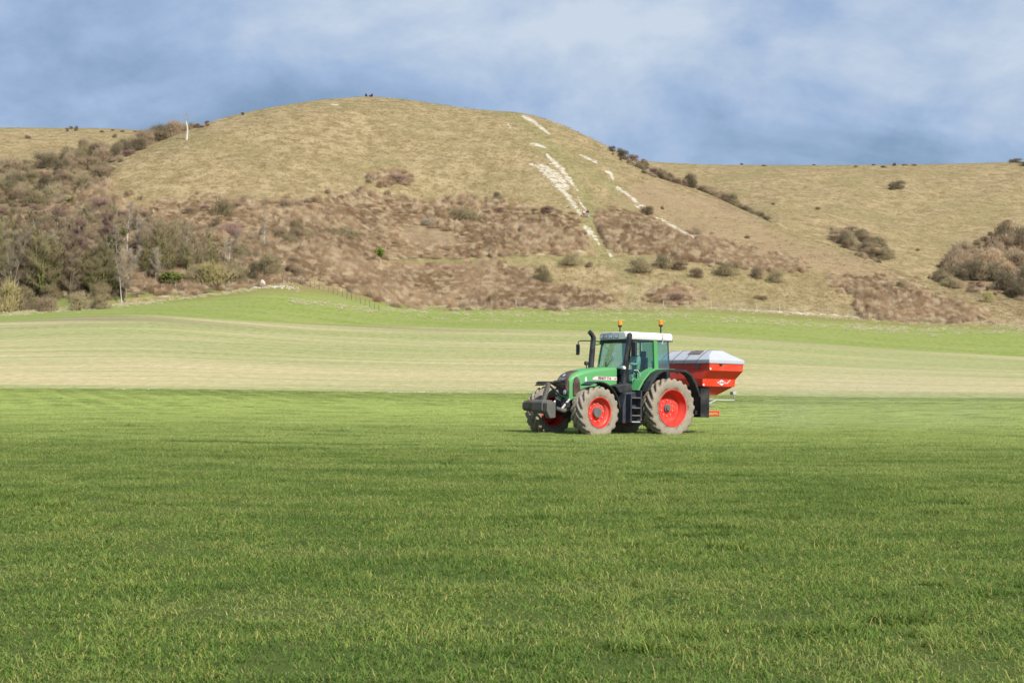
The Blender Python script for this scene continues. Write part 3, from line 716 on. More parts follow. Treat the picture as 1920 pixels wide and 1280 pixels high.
shrub(1147,284,16,14,'dark','small dark bush on the skyline of the right shoulder, left one', ymin=395); shrub(1170,298,26,20,'dark','dark rounded bush on the skyline of the right shoulder, right one', ymin=395)
clump(20, [(1555,435),(1610,430),(1650,455),(1672,485),(1640,488),(1600,470),(1550,450)], (24,38), (16,28), ['brown','olive','dark'], '{c} bush in the {p}part of the small thicket behind the spur', 'bushes of the small thicket behind the spur', seed=5, ymin=400)
clump(42, [(1775,490),(1800,465),(1845,445),(1935,445),(1985,470),(1985,560),(1890,560),(1830,535),(1780,515)], (42,66), (32,48), ['brown','dark','brown','red'], 'rounded {c} bush in the {p}copse at the right edge', 'bushes of the copse at the right edge', seed=6, ymin=318)
clump(12, [(1738,525),(1800,520),(1830,545),(1790,545)], (26,40), (18,28), ['olive','brown','dark'], '{c} bush at the lower left fringe of the right hand copse', 'fringe bushes of the right hand copse', seed=7, ymin=318)
clump(9, None, (8,18), (4,8), ['dark','brown'], 'tiny {c} bush on the far right skyline', 'tiny bushes on the far right skyline', seed=8, far=True, path=[(1385,311),(1410,311),(1600,311),(1650,311),(1672,311),(1700,311),(1730,311)])
clump(4, None, (24,34), (8,12), ['dark','purple'], 'low {c} bush on the skyline at the right border', 'skyline bushes at the right border', seed=9, far=True, path=[(1900,308),(1960,306)])
clump(4, None, (8,12), (7,10), ['dark'], 'tiny dark bush on the far left skyline', 'tiny bushes on the far left skyline', seed=10, far=True, path=[(124,246),(146,246)])
clump(4, None, (8,14), (4,6), ['purple'], 'low reddish bush on the far left skyline near the hedge', 'reddish skyline bushes left of the hedge', seed=11, far=True, path=[(185,245),(268,247)])
shrub(455,216,8,8,'dark','tiny bush on the hill skyline left of the summit', ymin=330)
clump(20, [(225,395),(420,388),(640,372),(870,382),(1000,392),(1050,402),(1050,412),(870,395),(640,388),(430,404),(225,410)], (20,38), (10,18), ['brown','purple','red'], 'low {c} bush along the upper edge of the scrub', 'low bushes along the upper scrub edge', seed=12)
clump(16, [(0,400),(200,380),(260,420),(420,440),(480,480),(380,500),(200,510),(0,500)], (40,60), (30,44), ['brown','red','olive','purple','brown'], '{c} undergrowth bush in the {p}part of the tree belt on the left', 'undergrowth bushes of the tree belt', seed=13)
clump(18, [(-60,565),(0,560),(110,560),(180,540),(240,520),(300,515),(300,528),(200,560),(60,588),(-60,592)], (36,56), (30,44), ['olive','brown','dark','olive'], '{c} bush at the foot of the tree belt beside the field', 'bushes at the foot of the tree belt', seed=14)
clump(12, [(440,450),(560,420),(600,470),(560,520),(500,525),(450,500)], (28,44), (20,34), ['olive','brown','red'], '{c} bush in the {p}part of the scrub right of the tree belt', 'bushes right of the tree belt', seed=15)
# dense thin-stemmed scrub that reads as one mass
protos = [cane_mesh('scrub', 900+i, M_red, 1.9, 1.75, 620, .045, .22) for i in range(5)]+[cane_mesh('scrub', 950, M_br, 1.9, 1.9, 620, .045, .22)]+[cane_mesh('scrub', 960, M_pale, 2.4, .9, 600)]+[shrub_mesh('scrub', 970, M_red, 2.2, 1.5, 800)]
P = []; q = np.random.RandomState(21)
for pi, (poly, dens) in enumerate(zip(SCRUB, (8600, 2300, 3000, 240, 400, 800, 70))):
    us = [p[0] for p in poly]; vs = [p[1] for p in poly]; k = 0
    while k < dens:
        u = q.uniform(min(us), max(us)); v = q.uniform(min(vs), max(vs))
        if not inpoly(np.array([u]), np.array([v]), poly)[0]: continue
        u += q.randn()*14; v += q.randn()*6; k += 1
        if -60 < u < 460 and v > 555: continue
        p = at(u, v, 262)
        if fbm(np.array([p.x*.09]), np.array([p.y*.09]), 31, 3)[0] < -1.15: continue
        if min(polyline_dist(np.array([u]), np.array([v]), pt)[0] for pt in PATHS+CHALK[8:10]+CHALK[14:15]) < 1.6 or polyline_dist(np.array([u-2]), np.array([v-7]), CHALK[14])[0] < 2.2: continue
        P.append((p.x, p.y, p.z-.25))
P = np.array(P); n = len(P)
hh = .85+.55*np.clip(fbm(P[:, 0]*.14, P[:, 1]*.14, 41, 3), -.45, 1.4); sc3 = np.stack([.6+.5*q.rand(n)]*2+[hh*(.7+.5*q.rand(n))], -1)
pick = q.choice([0,1,2,3,4,5,6,7], n, p=[.15,.15,.15,.15,.12,.08,.08,.12])
o = scatter('scrub', protos, P, q.rand(n)*6.28, sc3, pick); tag(o, 'red brown leafless scrub covering the lower slope of the hill', 'scrub', kind='stuff')
# undergrowth filling the thickets and the tree belt between the single bushes
protos = [SHR[k][i] for k, i in (('brown', 0), ('brown', 1), ('dark', 0), ('olive', 0), ('olive', 1), ('purple', 0), ('red', 0))]+[cane_mesh('canes', 980+i, M_br, 3.0, 2.2, 900, .045) for i in range(3)]
BELT = [(-60,440),(60,400),(200,380),(260,420),(420,430),(490,470),(480,520),(420,535),(300,512),(230,520),(140,545),(0,565),(-60,570)]
P = []; q = np.random.RandomState(23); yl = []
for poly, dens, ym in ((BELT, 760, 255), (THICK[0], 620, 300), (THICK[1], 110, 395), (THICK[2], 80, 400), (THICK[3], 300, 318)):
    us = [p[0] for p in poly]; vs = [p[1] for p in poly]; k = 0
    while k < dens:
        u = q.uniform(min(us), max(us)); v = q.uniform(min(vs), max(vs))
        if inpoly(np.array([u]), np.array([v]), poly)[0]: k += 1; p = at(u, v, ym); P.append((p.x, p.y, p.z-.2)); yl.append(p.y)
P = np.array(P); n = len(P); s0 = .5+.5*q.rand(n); s0 = s0*np.where(np.array(yl) > 390, .9, 1); o = scatter('undergrowth', protos, P, q.rand(n)*6.28, np.stack([s0, s0, s0*(.8+.4*q.rand(n))], -1), q.randint(0, len(protos), n))
tag(o, 'tangled leafless undergrowth between the trees and bushes of the thickets', 'undergrowth', kind='stuff')
# pale tussocks on the green strip and rough grass along the foot of the hill
M_tus = M_dry; tus = [blade_patch('tussock', 70+i, .7, 90, .2, .5, .028, M_tus, 1.5, 3) for i in range(3)]
P = []; q = np.random.RandomState(22)
def band(pts, n, thick):
    for _ in range(n):
        t = q.rand()*(len(pts)-1); i = int(t); f = t-i; u = pts[i][0]*(1-f)+pts[i+1][0]*f; v = pts[i][1]*(1-f)+pts[i+1][1]*f+q.randn()*thick
        p = at(u, v, 212, 330); P.append((p.x, p.y, p.z))
band([(540,566),(620,572),(700,582),(820,587),(960,590),(1100,588),(1250,590),(1400,600),(1550,610),(1700,618),(1920,622)], 620, 3.2)
band([(740,594),(960,603),(1200,601),(1400,605),(1600,614),(1740,628),(1900,624)], 160, 1.2)
band([(1600,614),(1740,620),(1960,618)], 150, 3)
band([(0,592),(120,582),(240,572),(330,562),(420,550),(480,543)], 330, 1.6)
band([(760,574),(900,577),(1150,578),(1350,580),(1500,590),(1700,605),(1960,613)], 700, 2.0)
band([(0,588),(130,580),(240,570)], 120, 1)
band([(120,572),(200,562),(290,545),(360,540)], 60, 1)
P = np.array(P); n = len(P); o = scatter('dry_tussocks', tus, P, q.rand(n)*6.28, .55+.75*q.rand(n), q.randint(0, 3, n)); tag(o, 'pale dry grass tussocks along the foot of the hill', 'grass', kind='stuff')
# small tufts roughening the hill face
tuf = [blade_patch('tuft', 80+i, 1.3, 110, .06, .20, .04, M_tuf, 1.2, 6) for i in range(3)]
n = 9000; uu_ = q.rand(n)*2000-40; dd = q.rand(n); yy_ = np.where(q.rand(n) < .72, ip(uu_, DF)+dd*(ip(uu_, D1)-ip(uu_, DF)), ip(uu_, D1)+60+dd*(ip(uu_, D2)-ip(uu_, D1)-60))
xx = (uu_-960)/FPX*yy_; zz_ = Z(xx, yy_); vv = HZ-FPX*(zz_-EYE)/yy_
k = np.ones(n, bool)
for pt in CHALK: k &= polyline_dist(uu_, vv, pt) > 2
P = np.stack([xx, yy_, zz_], -1)[k]; n = len(P); o = scatter('hill_grass', tuf, P, q.rand(n)*6.28, .5+.9*q.rand(n), q.randint(0, 3, n)); tag(o, 'rough tan grass tufts all over the hill slopes', 'grass', kind='stuff')

# ------------------------------------------------------------------ trees
TR = {'oak': [tree_meshes(101+i, 10, 3.6, M_bark, M_oli if i else M_br, 12, 3800, forks=3, clear=.15) for i in range(3)],
      'slim': [tree_meshes(121+i, 10, 1.6, M_birch if i else M_gry, M_gry if i else M_br, 13, 1300, forks=1, clear=.35, up=.95, tw=.028, trunk_r=.12) for i in range(2)],
      'birch': [tree_meshes(131+i, 10, 2.9, M_birch, M_pur, 14, 4200, forks=1, clear=.4, up=.7, lean=.16, trunk_r=.15, tw=.03) for i in range(2)],
      'mossy': [tree_meshes(141+i, 10, 3.2, M_ivy, M_oli, 12, 4200, forks=3, clear=.12, trunk_r=.2) for i in range(2)],
      'pale': [tree_meshes(151+i, 10, 4.4, M_gry, M_gry, 13, 4200, forks=2, clear=.25, up=.75, tw=.03, trunk_r=.16) for i in range(1)],
      'fan': [tree_meshes(161+i, 10, 3.4, M_ivy if i else M_bark, M_br, 15, 3000, forks=4, clear=.1, up=1.0) for i in range(2)],
      'grey': [tree_meshes(171+i, 10, 2.6, M_gry, M_gry, 12, 3000, forks=2, clear=.2, up=.8, tw=.03) for i in range(2)]}
def tree(u, v, hpx, kind, label, group=None, ymin=255, wide=1.0, name='bare_tree'):
    p = at(u, v, ymin); s = p.y/FPX*hpx/10; a, b = rr.choice(TR[kind]) ; rt = empty(name, (p.x, p.y, p.z), (0, 0, 0 if kind == 'birch' else rr.random()*6.28)); rt.scale = (s*wide, s*wide, s)
    mobj('trunk', a, rt); mobj('crown', b, rt); return tag(rt, label, 'tree', group)
for a in [
 (235,568,104,'pale','pale grey bare tree with a round crown standing on grass at the field edge'),
 (229,569,92,'slim','slimmer bare stem just left of the round crowned pale tree'),
 (140,545,150,'birch','white stemmed leaning birch with purplish twigs on the left'),
 (172,530,120,'slim','thin pale trunk just right of the leaning birch'),
 (80,560,150,'mossy','mossy green trunked tree with a broad olive crown near the left edge'),
 (100,552,130,'mossy','second mossy tree close behind the broad olive one'),
 (300,516,128,'fan','tree with many upright fanned stems above the evergreen bush'),
 (318,512,110,'fan','smaller fanned tree right behind the many stemmed one'),
 (237,480,110,'slim','tall thin pale trunk rising above the belt, left of the fanned tree'),
 (25,560,140,'grey','grey barked tree at the left border'),
 (58,520,140,'slim','pale thin trunk between the grey border tree and the mossy tree'),
 (495,470,66,'slim','pale slender tree with one side branch in the scrub right of the belt'),
 (477,522,66,'slim','slender tree by the chalk heap at the end of the belt'),
 (560,478,36,'slim','small group of pale stems in the scrub left of centre')]: tree(*a)
tree(190, 505, 110, 'birch', 'second birch with purple twigs behind the thin pale trunk')
tree(270, 470, 95, 'slim', 'pale bare trunk at the upper right of the tree belt')
for u, v, h, lab in [(35,545,120,'thin pale trunk near the left border in front of the mossy tree'),(115,530,105,'thin pale trunk left of the leaning birch'),(160,520,100,'slender pale trunk right behind the leaning birch'),(182,540,90,'slender pale trunk below the ivy green tree'),
 (205,500,100,'tall pale stem rising just left of the ivy green tree'),(262,490,90,'pale stem between the ivy green tree and the fanned tree'),(345,500,80,'pale slender tree right of the fanned tree'),(385,470,60,'slender pale tree above the yellow willow bush'),(430,500,60,'slender pale tree above the right end of the willow bushes'),(70,470,70,'slender pale tree high up at the back of the belt on the left'),(520,440,44,'slender pale tree in the upper scrub right of the belt')]:
    tree(u, v, h, 'slim', lab)
for i, (u, v, h) in enumerate([(-40,560,150),(5,520,130),(48,545,120),(120,515,120),(150,505,110),(165,545,105),(205,535,95),(225,515,100),(262,508,105),(280,500,100),(340,490,80),(365,500,74),(10,470,90),(60,465,85),(110,460,80),(160,455,85),(210,450,80),(255,440,60),(390,485,62),(420,500,60),(440,480,55),(-60,500,120),(130,560,95),(20,540,135),(65,555,125),(95,530,130),(150,550,120),(175,560,95),(195,545,110),(215,552,90),(275,520,105),(290,535,80),(325,505,95),(352,515,75),(400,505,62)]):
    kd = rr.choice(['oak', 'oak', 'mossy', 'fan', 'grey']); tree(u, v, h, kd, {'oak': 'bare olive brown tree', 'mossy': 'bare mossy green tree', 'fan': 'bare brown tree with fanned stems', 'grey': 'bare grey tree'}[kd]+' inside the '+('front' if v > 535 else 'back' if v < 490 else 'middle')+' of the belt, '+('left' if u < 60 else 'right' if u > 250 else 'centre'), 'bare trees inside the belt')
# ivy-clad evergreen and small green tree: leafy crowns
def leafy(u, v, hpx, wpx, label, trunk_mat, n=1600, mat=None, crown_at=.35, ymin=255):
    p = at(u, v, ymin); s = p.y/FPX; H = hpx*s; Wd = wpx*s; rt = empty('evergreen_tree', (p.x, p.y, p.z)); rd = random.Random(int(u))
    mb = MB(); pts = [(0, 0, -.2)]+[(rd.gauss(0, .06), rd.gauss(0, .06), H*.92*t/5) for t in range(1, 6)]; mb.tube(pts, max(.05, H*.018), 6, .03)
    for i in range(7):
        a = i*2.4; z0 = H*(crown_at+.08*i); mb.tube([(0, 0, z0), (math.cos(a)*Wd*.3, math.sin(a)*Wd*.3, z0+H*.08)], .05, 4, .01)
    mb.build('trunk', trunk_mat, rt)
    r = np.random.RandomState(int(u)); nl = 9; t = r.rand(nl); C = np.stack([r.randn(nl)*Wd*.2, r.randn(nl)*Wd*.2, H*(crown_at+.06+(1-crown_at-.12)*t)], -1); k = r.randint(0, nl, n)
    P0 = C[k]+r.randn(n, 3)*np.array([Wd*.11, Wd*.11, H*.07]); V, F = slivers(P0, r.randn(n, 3)+np.array([0, 0, .3]), .14+.22*r.rand(n), .10+.1*r.rand(n), r)
    mobj('crown', np_mesh('crown', V, F, [mat or M_grn]), rt); return tag(rt, label, 'tree')
leafy(214, 510, 84, 40, 'dark ivy green tree inside the belt above the pale round tree', M_bark, 2600, M_grn, .35)
leafy(133, 386, 20, 14, 'small bright green tree on the slope above the birch', M_bark, 500, M_grn, .2)
M_lime = woody('leaves_lime', (.16, .24, .03), (.26, .34, .05))
leafy(714, 500, 38, 18, 'small lime green young tree beside the green ride in the scrub', M_birch, 420, M_lime, .5)
# the dead white tree on the left shoulder
p = at(350, 262, 300); s = p.y/FPX; rt = empty('dead_tree', (p.x, p.y, p.z)); mb = MB(); H = 46*s
mb.tube([(0,0,-.2),(.12,0,H*.2),(.22,0,H*.42),(.02,.1,H*.62),(-.22,.05,H*.8),(-.18,0,H)], .28, 7, .07)
mb.build('trunk', M_birch, rt, smooth=True); mb = MB()
for k in range(12):
    a = k*2.4; z0 = H*(.72+.025*k); mb.tube([(-.15,0,z0),(-.15+math.cos(a)*.6,math.sin(a)*.5,z0+.5),(-.15+math.cos(a)*1.0,math.sin(a)*.8,z0+.9)], .05, 4, .012)
mb.build('crown', M_gry, rt); tag(rt, 'dead white tree trunk standing alone on the left shoulder of the hill', 'tree')
# ------------------------------------------------------------------ fences
M_post = woody('weathered_wood', (.36, .31, .23), (.58, .52, .42)); M_postd = woody('dark_wood', (.16, .13, .09), (.30, .25, .18)); M_wire = Mat('fence_wire').done((.35, .34, .32), .5, .4, .6)
def fence(pts, label, mat, h=1.25, w=.12, lift=(210, 345)):
    rt = None; tops = []; pm = None
    for (u, v) in pts:
        p = at(u, v, *lift)
        if rt is None:
            rt = empty('wire_fence', p); mb = MB(); mb.lathe([(w*.5, -.3), (w*.5, h-.06), (w*.25, h)], 6, 'Z'); f = mb.build('post', mat, rt); pm = f
        else: f = mobj('post', pm.data, rt)
        f.location = p-rt.location; f.rotation_euler = (rr.gauss(0, .04), rr.gauss(0, .04), rr.random()*3); f.scale = (1, 1, rr.uniform(.88, 1.1)); tops.append(p-rt.location)
    for k in range(4):
        mb = MB()
        for a, b in zip(tops[:-1], tops[1:]): mb.tube([a+Vector((0, -w*.55, h*(.2+.23*k))), b+Vector((0, -w*.55, h*(.2+.23*k)))], .006, 3)
        mb.build('wire', M_wire, rt)
    return tag(rt, label, 'fence')
fence([(875,577),(922,577),(968,576),(1015,576),(1060,577),(1107,576),(1155,577),(1200,576),(1244,577),(1290,576),(1333,577),(1376,579),(1419,581),(1462,583),(1506,587),(1552,590),(1598,594),(1642,598),(1682,602),(1722,604),(1760,606),(1800,608),(1840,610),(1880,611),(1920,612),(1960,613)],
      'wire fence with pale wooden posts along the foot of the hill', M_post)
fence([(530+i*8.6, 531+3.0*max(0, i-3)*.8+(.12*max(0, i-8)**2)*.5) for i in range(22)], 'wire fence of closely set dark posts curving down beside the scrub', M_postd, 1.2, .11)
fence([(303,545),(330,545),(350,541),(375,542),(405,541),(430,540)], 'short fence of pale posts on the pasture below the willow bush', M_post, 1.2, .12)
# chalk heap with a marker stone at the end of the tree belt
p = at(492, 533, 255, 330); bm = bmesh.new(); bmesh.ops.create_icosphere(bm, subdivisions=3, radius=1)
for v in bm.verts:
    n_ = float(fbm(np.array([v.co.x*3+v.co.z*2]), np.array([v.co.y*3-v.co.z]), 4, 3)[0]); v.co = Vector((v.co.x*.75*(1.1-.5*max(0, v.co.z)), v.co.y*.7, v.co.z*1.1))*(.8+.12*n_)
me = bpy.data.meshes.new('chalk_heap'); bm.to_mesh(me); bm.free(); me.materials.append(M_chalk); o = mobj('chalk_heap', me); o.location = p
tag(o, 'knee high white chalk heap at the field corner beside the tree belt', 'chalk heap')
# ------------------------------------------------------------------ people
def skinned(name, nodes, edges, mat, parent, sub=1):
    me = bpy.data.meshes.new(name); me.from_pydata([n[0] for n in nodes], edges, []); me.materials.append(mat)
    o = mobj(name, me, parent); md = o.modifiers.new('skin', 'SKIN'); md.use_smooth_shade = True
    for i, n in enumerate(nodes):
        sv_ = me.skin_vertices[0].data[i]; r_ = n[1]; sv_.radius = r_ if hasattr(r_, '__len__') else (r_, r_); sv_.use_root = (i == 0)
    s_ = o.modifiers.new('sub', 'SUBSURF'); s_.levels = sub; s_.render_levels = sub
    # bake the surface so that it is an ordinary mesh
    bpy.context.view_layer.update(); dg = bpy.context.evaluated_depsgraph_get(); nm = bpy.data.meshes.new_from_object(o.evaluated_get(dg)); o.modifiers.clear(); o.data = nm
    for p_ in nm.polygons: p_.use_smooth = True
    return o
def cloth(name, col): m = Mat(name); return m.done(m.mix(m.noise(m.coord('obj'), 9, 4), tuple(c*.75 for c in col), col), .9, .1)
M_skin = cloth('skin', (.50, .30, .21)); M_hair = cloth('hair_dark', (.05, .035, .025)); M_shoe = cloth('boots', (.05, .045, .04)); M_eye = cloth('eyes', (.02, .02, .02))
def person(loc, rz, J, label, top_col, leg_col, hair_col=None, scale=1, group=None):
    """J: joint positions (metres, facing +Y)"""
    rt = empty('person', loc, (0, 0, rz)); rt.scale = (scale,)*3
    nodes = [(J['pelvis'], (.13, .10)), (J['waist'], (.115, .09)), (J['chest'], (.15, .105)), (J['neck'], (.055, .055)), (J['head0'], (.07, .08)), (J['head'], (.085, .10)), (J['crown'], (.06, .07))]
    ed = [(0,1),(1,2),(2,3),(3,4),(4,5),(5,6)]
    def chain(start, pts):
        a = start
        for p_, r_ in pts: nodes.append((p_, r_)); ed.append((a, len(nodes)-1)); a = len(nodes)-1
        return a
    for sd_ in 'LR':
        h_ = chain(2, [(J['sh'+sd_], .06), (J['el'+sd_], .045), (J['wr'+sd_], .03)]); el, wr = Vector(J['el'+sd_]), Vector(J['wr'+sd_]); d = (wr-el).normalized()
        h_ = chain(h_, [(wr+d*.05, (.04, .022))]); side = d.cross(Vector((0, 0, 1))); side = (side if side.length > .1 else Vector((1, 0, 0))).normalized()
        for k in range(4):
            b_ = wr+d*.085+side*(k-1.5)*.02; chain(h_, [(b_, .010), (b_+d*(.05-.006*abs(k-1.4))+Vector((0, 0, -.012)), .008)])
        chain(h_, [(wr+d*.05+side*.045, .011), (wr+d*.09+side*.06, .009)])
        chain(0, [(J['hip'+sd_], .095), (J['kn'+sd_], .062), (J['an'+sd_], .04), (J['toe'+sd_], (.035, .03))])
    skinned('body', nodes, ed, M_skin, rt)
    M1 = cloth('jacket', top_col); M2 = cloth('trousers', leg_col)
    nd = [(J['waist'], (.15, .12)), (J['chest'], (.185, .135)), (tuple((Vector(J['chest'])+Vector(J['neck']))*.5), (.13, .10))]; e2 = [(0,1),(1,2)]; nd.insert(0, (J['pelvis'], (.155, .125))); e2 = [(0,1),(1,2),(2,3)]
    for sd_ in 'LR':
        b = len(nd); nd += [(J['sh'+sd_], .08), (J['el'+sd_], .062), (tuple(Vector(J['wr'+sd_])*.9+Vector(J['el'+sd_])*.1), .045)]; e2 += [(2, b), (b, b+1), (b+1, b+2)]
    skinned('jacket', nd, e2, M1, rt)
    nd = [(J['pelvis'], (.15, .12))]; e2 = []
    for sd_ in 'LR':
        b = len(nd); nd += [(J['hip'+sd_], .11), (J['kn'+sd_], .08), (J['an'+sd_], .06)]; e2 += [(0, b), (b, b+1), (b+1, b+2)]
    skinned('trousers', nd, e2, M2, rt)
    for sd_ in 'LR':
        a, t = Vector(J['an'+sd_]), Vector(J['toe'+sd_]); mb = MB(); mb.tube([a+(a-t)*.2-Vector((0,0,.02)), a*.5+t*.5, t], [.055, .055, .04], 8); mb.build('boot', M_shoe, rt, smooth=True)
    hd = Vector(J['head']); fw = Vector(J.get('face', (0, 1, 0))).normalized(); bm = bmesh.new(); bmesh.ops.create_icosphere(bm, subdivisions=2, radius=.112)
    for v in bm.verts:
        if v.co.dot(fw) > .03: v.co -= fw*(v.co.dot(fw)-.03)*.9
        if v.co.z < -.04: v.co.z = -.04
        v.co += hd+Vector((0, 0, .045))-fw*.02
    me = bpy.data.meshes.new('hair'); bm.to_mesh(me); bm.free(); me.materials.append(cloth('hair', hair_col or (.05, .035, .025)))
    for p_ in me.polygons: p_.use_smooth = True
    mobj('hair', me, rt)
    sdv = fw.cross(Vector((0, 0, 1))).normalized(); mb = MB(); mb.tube([hd+fw*.085+Vector((0,0,.02)), hd+fw*.118-Vector((0,0,.015))], .014, 6, .018); mb.build('nose', M_skin, rt, smooth=True)
    for s_ in (-1, 1): mb = MB(); mb.lathe([(.0, -.008), (.011, 0), (0, .008)], 8, 'Z', tuple(hd+fw*.093+sdv*.033*s_+Vector((0,0,.025)))); mb.build('eye', M_eye, rt)
    mb = MB(); mb.tube([hd+fw*.088-Vector((0,0,.05))-sdv*.025, hd+fw*.095-Vector((0,0,.052)), hd+fw*.088-Vector((0,0,.05))+sdv*.025], .006, 5); mb.build('mouth', cloth('lips', (.38, .15, .13)), rt)
    return tag(rt, label, 'person', group)
def J_walk(lean=.12, bend=0.0):
    f = lean
    return dict(pelvis=(0,0,.95), waist=(0,f*.3,1.12), chest=(0,f*.8+bend*.3,1.34-bend*.1), neck=(0,f+bend*.5,1.52-bend*.2), head0=(0,f+.02+bend*.6,1.58-bend*.22), head=(0,f+.05+bend*.7,1.67-bend*.25), crown=(0,f+.04+bend*.7,1.74-bend*.26),
        shL=(-.18,f+bend*.4,1.45-bend*.16), elL=(-.25,f+.08+bend*.5,1.18-bend*.1), wrL=(-.22,f+.30+bend*.5,1.05-bend*.1), shR=(.18,f+bend*.4,1.45-bend*.16), elR=(.25,f-.06+bend*.3,1.17-bend*.1), wrR=(.24,f+.12+bend*.4,.97-bend*.05),
        hipL=(-.10,0,.90), knL=(-.11,.22,.55), anL=(-.11,.16,.22), toeL=(-.11,.30,.17), hipR=(.10,0,.90), knR=(.11,.03,.48), anR=(.11,-.22,.09), toeR=(.11,-.08,.03))
def J_sit(arm=0, h=0):
    return dict(pelvis=(0,0,.14+h), waist=(0,-.02,.32+h), chest=(0,-.02,.54+h), neck=(0,.02,.72+h), head0=(0,.03,.78+h), head=(0,.05,.87+h), crown=(0,.04,.95+h),
        shL=(-.18,0,.65+h), elL=(-.24,.16,.42+h), wrL=(-.10,.38,.40+h+arm), shR=(.18,0,.65+h), elR=(.24,.16,.42+h), wrR=(.10,.38,.40+h+arm),
        hipL=(-.10,.04,.13+h), knL=(-.14,.42,.42+h), anL=(-.13,.66,.07+h), toeL=(-.14,.80,.03+h), hipR=(.10,.04,.13+h), knR=(.14,.42,.42+h), anR=(.13,.66,.07+h), toeR=(.14,.80,.03+h))
p = at(1095, 408, 300); person(p, R(12), J_walk(.18, .55), 'walker bending forward up the chalk path in white top, violet layer and red trousers', (.80, .60, .88), (.60, .05, .12), (.62, .45, .35), 1.0)
p = at(1102, 408.5, 300); person(p, R(-5), J_walk(.12), 'walker beside them on the chalk path in black top and pale blue jeans', (.035, .035, .035), (.33, .47, .62), None, 1.03)
for u, col, lab, sc_, rz in ((686, (.02,.035,.04), 'person in dark green sitting at the left on the hill summit', 1.55, -20), (693.6, (.30,.24,.22), 'small person in pale top sitting between two others on the hill summit', 1.05, 170), (697.6, (.025,.02,.035), 'person in black sitting at the right on the hill summit', 1.65, 30)):
    x = (u-960)/FPX*450; y = float(ip(np.array([u]), D1)[0])-1.0; x = (u-960)/FPX*y; z = float(Z(x, y)); person((x, y, z-.05), R(rz), J_sit(), lab, col, (.03,.03,.045), None, min(sc_, 1.12) if sc_ > 1.2 else .85)

# ------------------------------------------------------------------ tractor
GREEN = (.09, .37, .115); RED = (.72, .022, .012)
M_green = paint('green_paint', GREEN, .36, .34, (.20, .22, .12)); M_red = paint('rim_paint', (.76, .035, .020), .38, .30); M_white = paint('roof_white', (.80, .80, .76), .45, .12)
M_black = paint('black_plastic', (.016, .018, .024), .42, .30, (.14, .12, .10)); M_iron = paint('cast_iron', (.022, .022, .024), .6, .35, (.10, .085, .065)); M_wgt = paint('weight_grey', (.11, .11, .10), .7, .85, (.19, .155, .11))
M_wrust = paint('weight_rust', (.11, .085, .06), .7, .8, (.22, .16, .10)); M_steel = paint('bare_steel', (.55, .55, .54), .4, .2, metal=.3); M_grille = paint('dusty_grille', (.085, .05, .035), .7, .6, (.20, .13, .09), scale=6); M_hub = paint('hub_grey', (.13, .12, .12), .6, .4); M_box = paint('step_panel', (.030, .036, .05), .5, .25, (.16, .14, .12))
m = Mat('headlamp'); M_lamp = m.done((.75, .78, .82), .12, .8, .3); m = Mat('amber'); M_amber = m.done((.95, .36, .02), .2, .6); m.b.inputs['Transmission Weight'].default_value = .25
M_seat = cloth('seat_cloth', (.03, .032, .036)); M_decal = Mat('decal_pink').done((.80, .62, .60), .4); M_text = Mat('decal_text').done((.12, .05, .08), .5); M_blue = Mat('decal_blue').done((.35, .50, .75), .4); M_dwhite = Mat('decal_white').done((.82, .82, .80), .4); M_dred = Mat('decal_red').done((.6, .03, .05), .4)
m = Mat('cab_glass'); t = m.n('ShaderNodeBsdfTransparent'); t.inputs[0].default_value = (.93, .975, .955, 1); gl = m.n('ShaderNodeBsdfGlossy'); gl.inputs[0].default_value = (.8, .95, .9, 1); gl.inputs['Roughness'].default_value = .03
fr = m.n('ShaderNodeFresnel'); fr.inputs[0].default_value = 1.5; mx_ = m.n('ShaderNodeMixShader'); m.set(mx_.inputs[0], m.math('ADD', m.math('MULTIPLY', fr.outputs[0], .35), .008)); m.l(t.outputs[0], mx_.inputs[1]); m.l(gl.outputs[0], mx_.inputs[2]); m.l(mx_.outputs[0], m.out.inputs[0]); M_glass = m.m; M_tint = m.m.copy(); M_tint.name = 'cab_glass_tinted'; [q for q in M_tint.node_tree.nodes if q.type == 'BSDF_TRANSPARENT'][0].inputs[0].default_value = (.70, .86, .88, 1)
m = Mat('tyre'); c = m.coord('obj'); sp = m.n('ShaderNodeSeparateXYZ'); m.l(m.coord('obj', (1, 0, 1)), sp.inputs[0])
ln_ = m.n('ShaderNodeVectorMath', operation='LENGTH'); m.l(m.coord('obj', (1, 0, 1)), ln_.inputs[0])
nn = m.noise(c, 4, 6, .65); q1 = m.math('ADD', m.attr('dirt'), m.math('MULTIPLY', m.math('SUBTRACT', nn, .5), .9))
M_tyre = m.done(m.mix(m.ramp(q1, [(.25, 0), (.62, 1)]), (.030, .030, .034), m.mix(nn, (.21, .172, .128), (.43, .37, .285))), .9, .15); 
TR_ = empty('tractor')
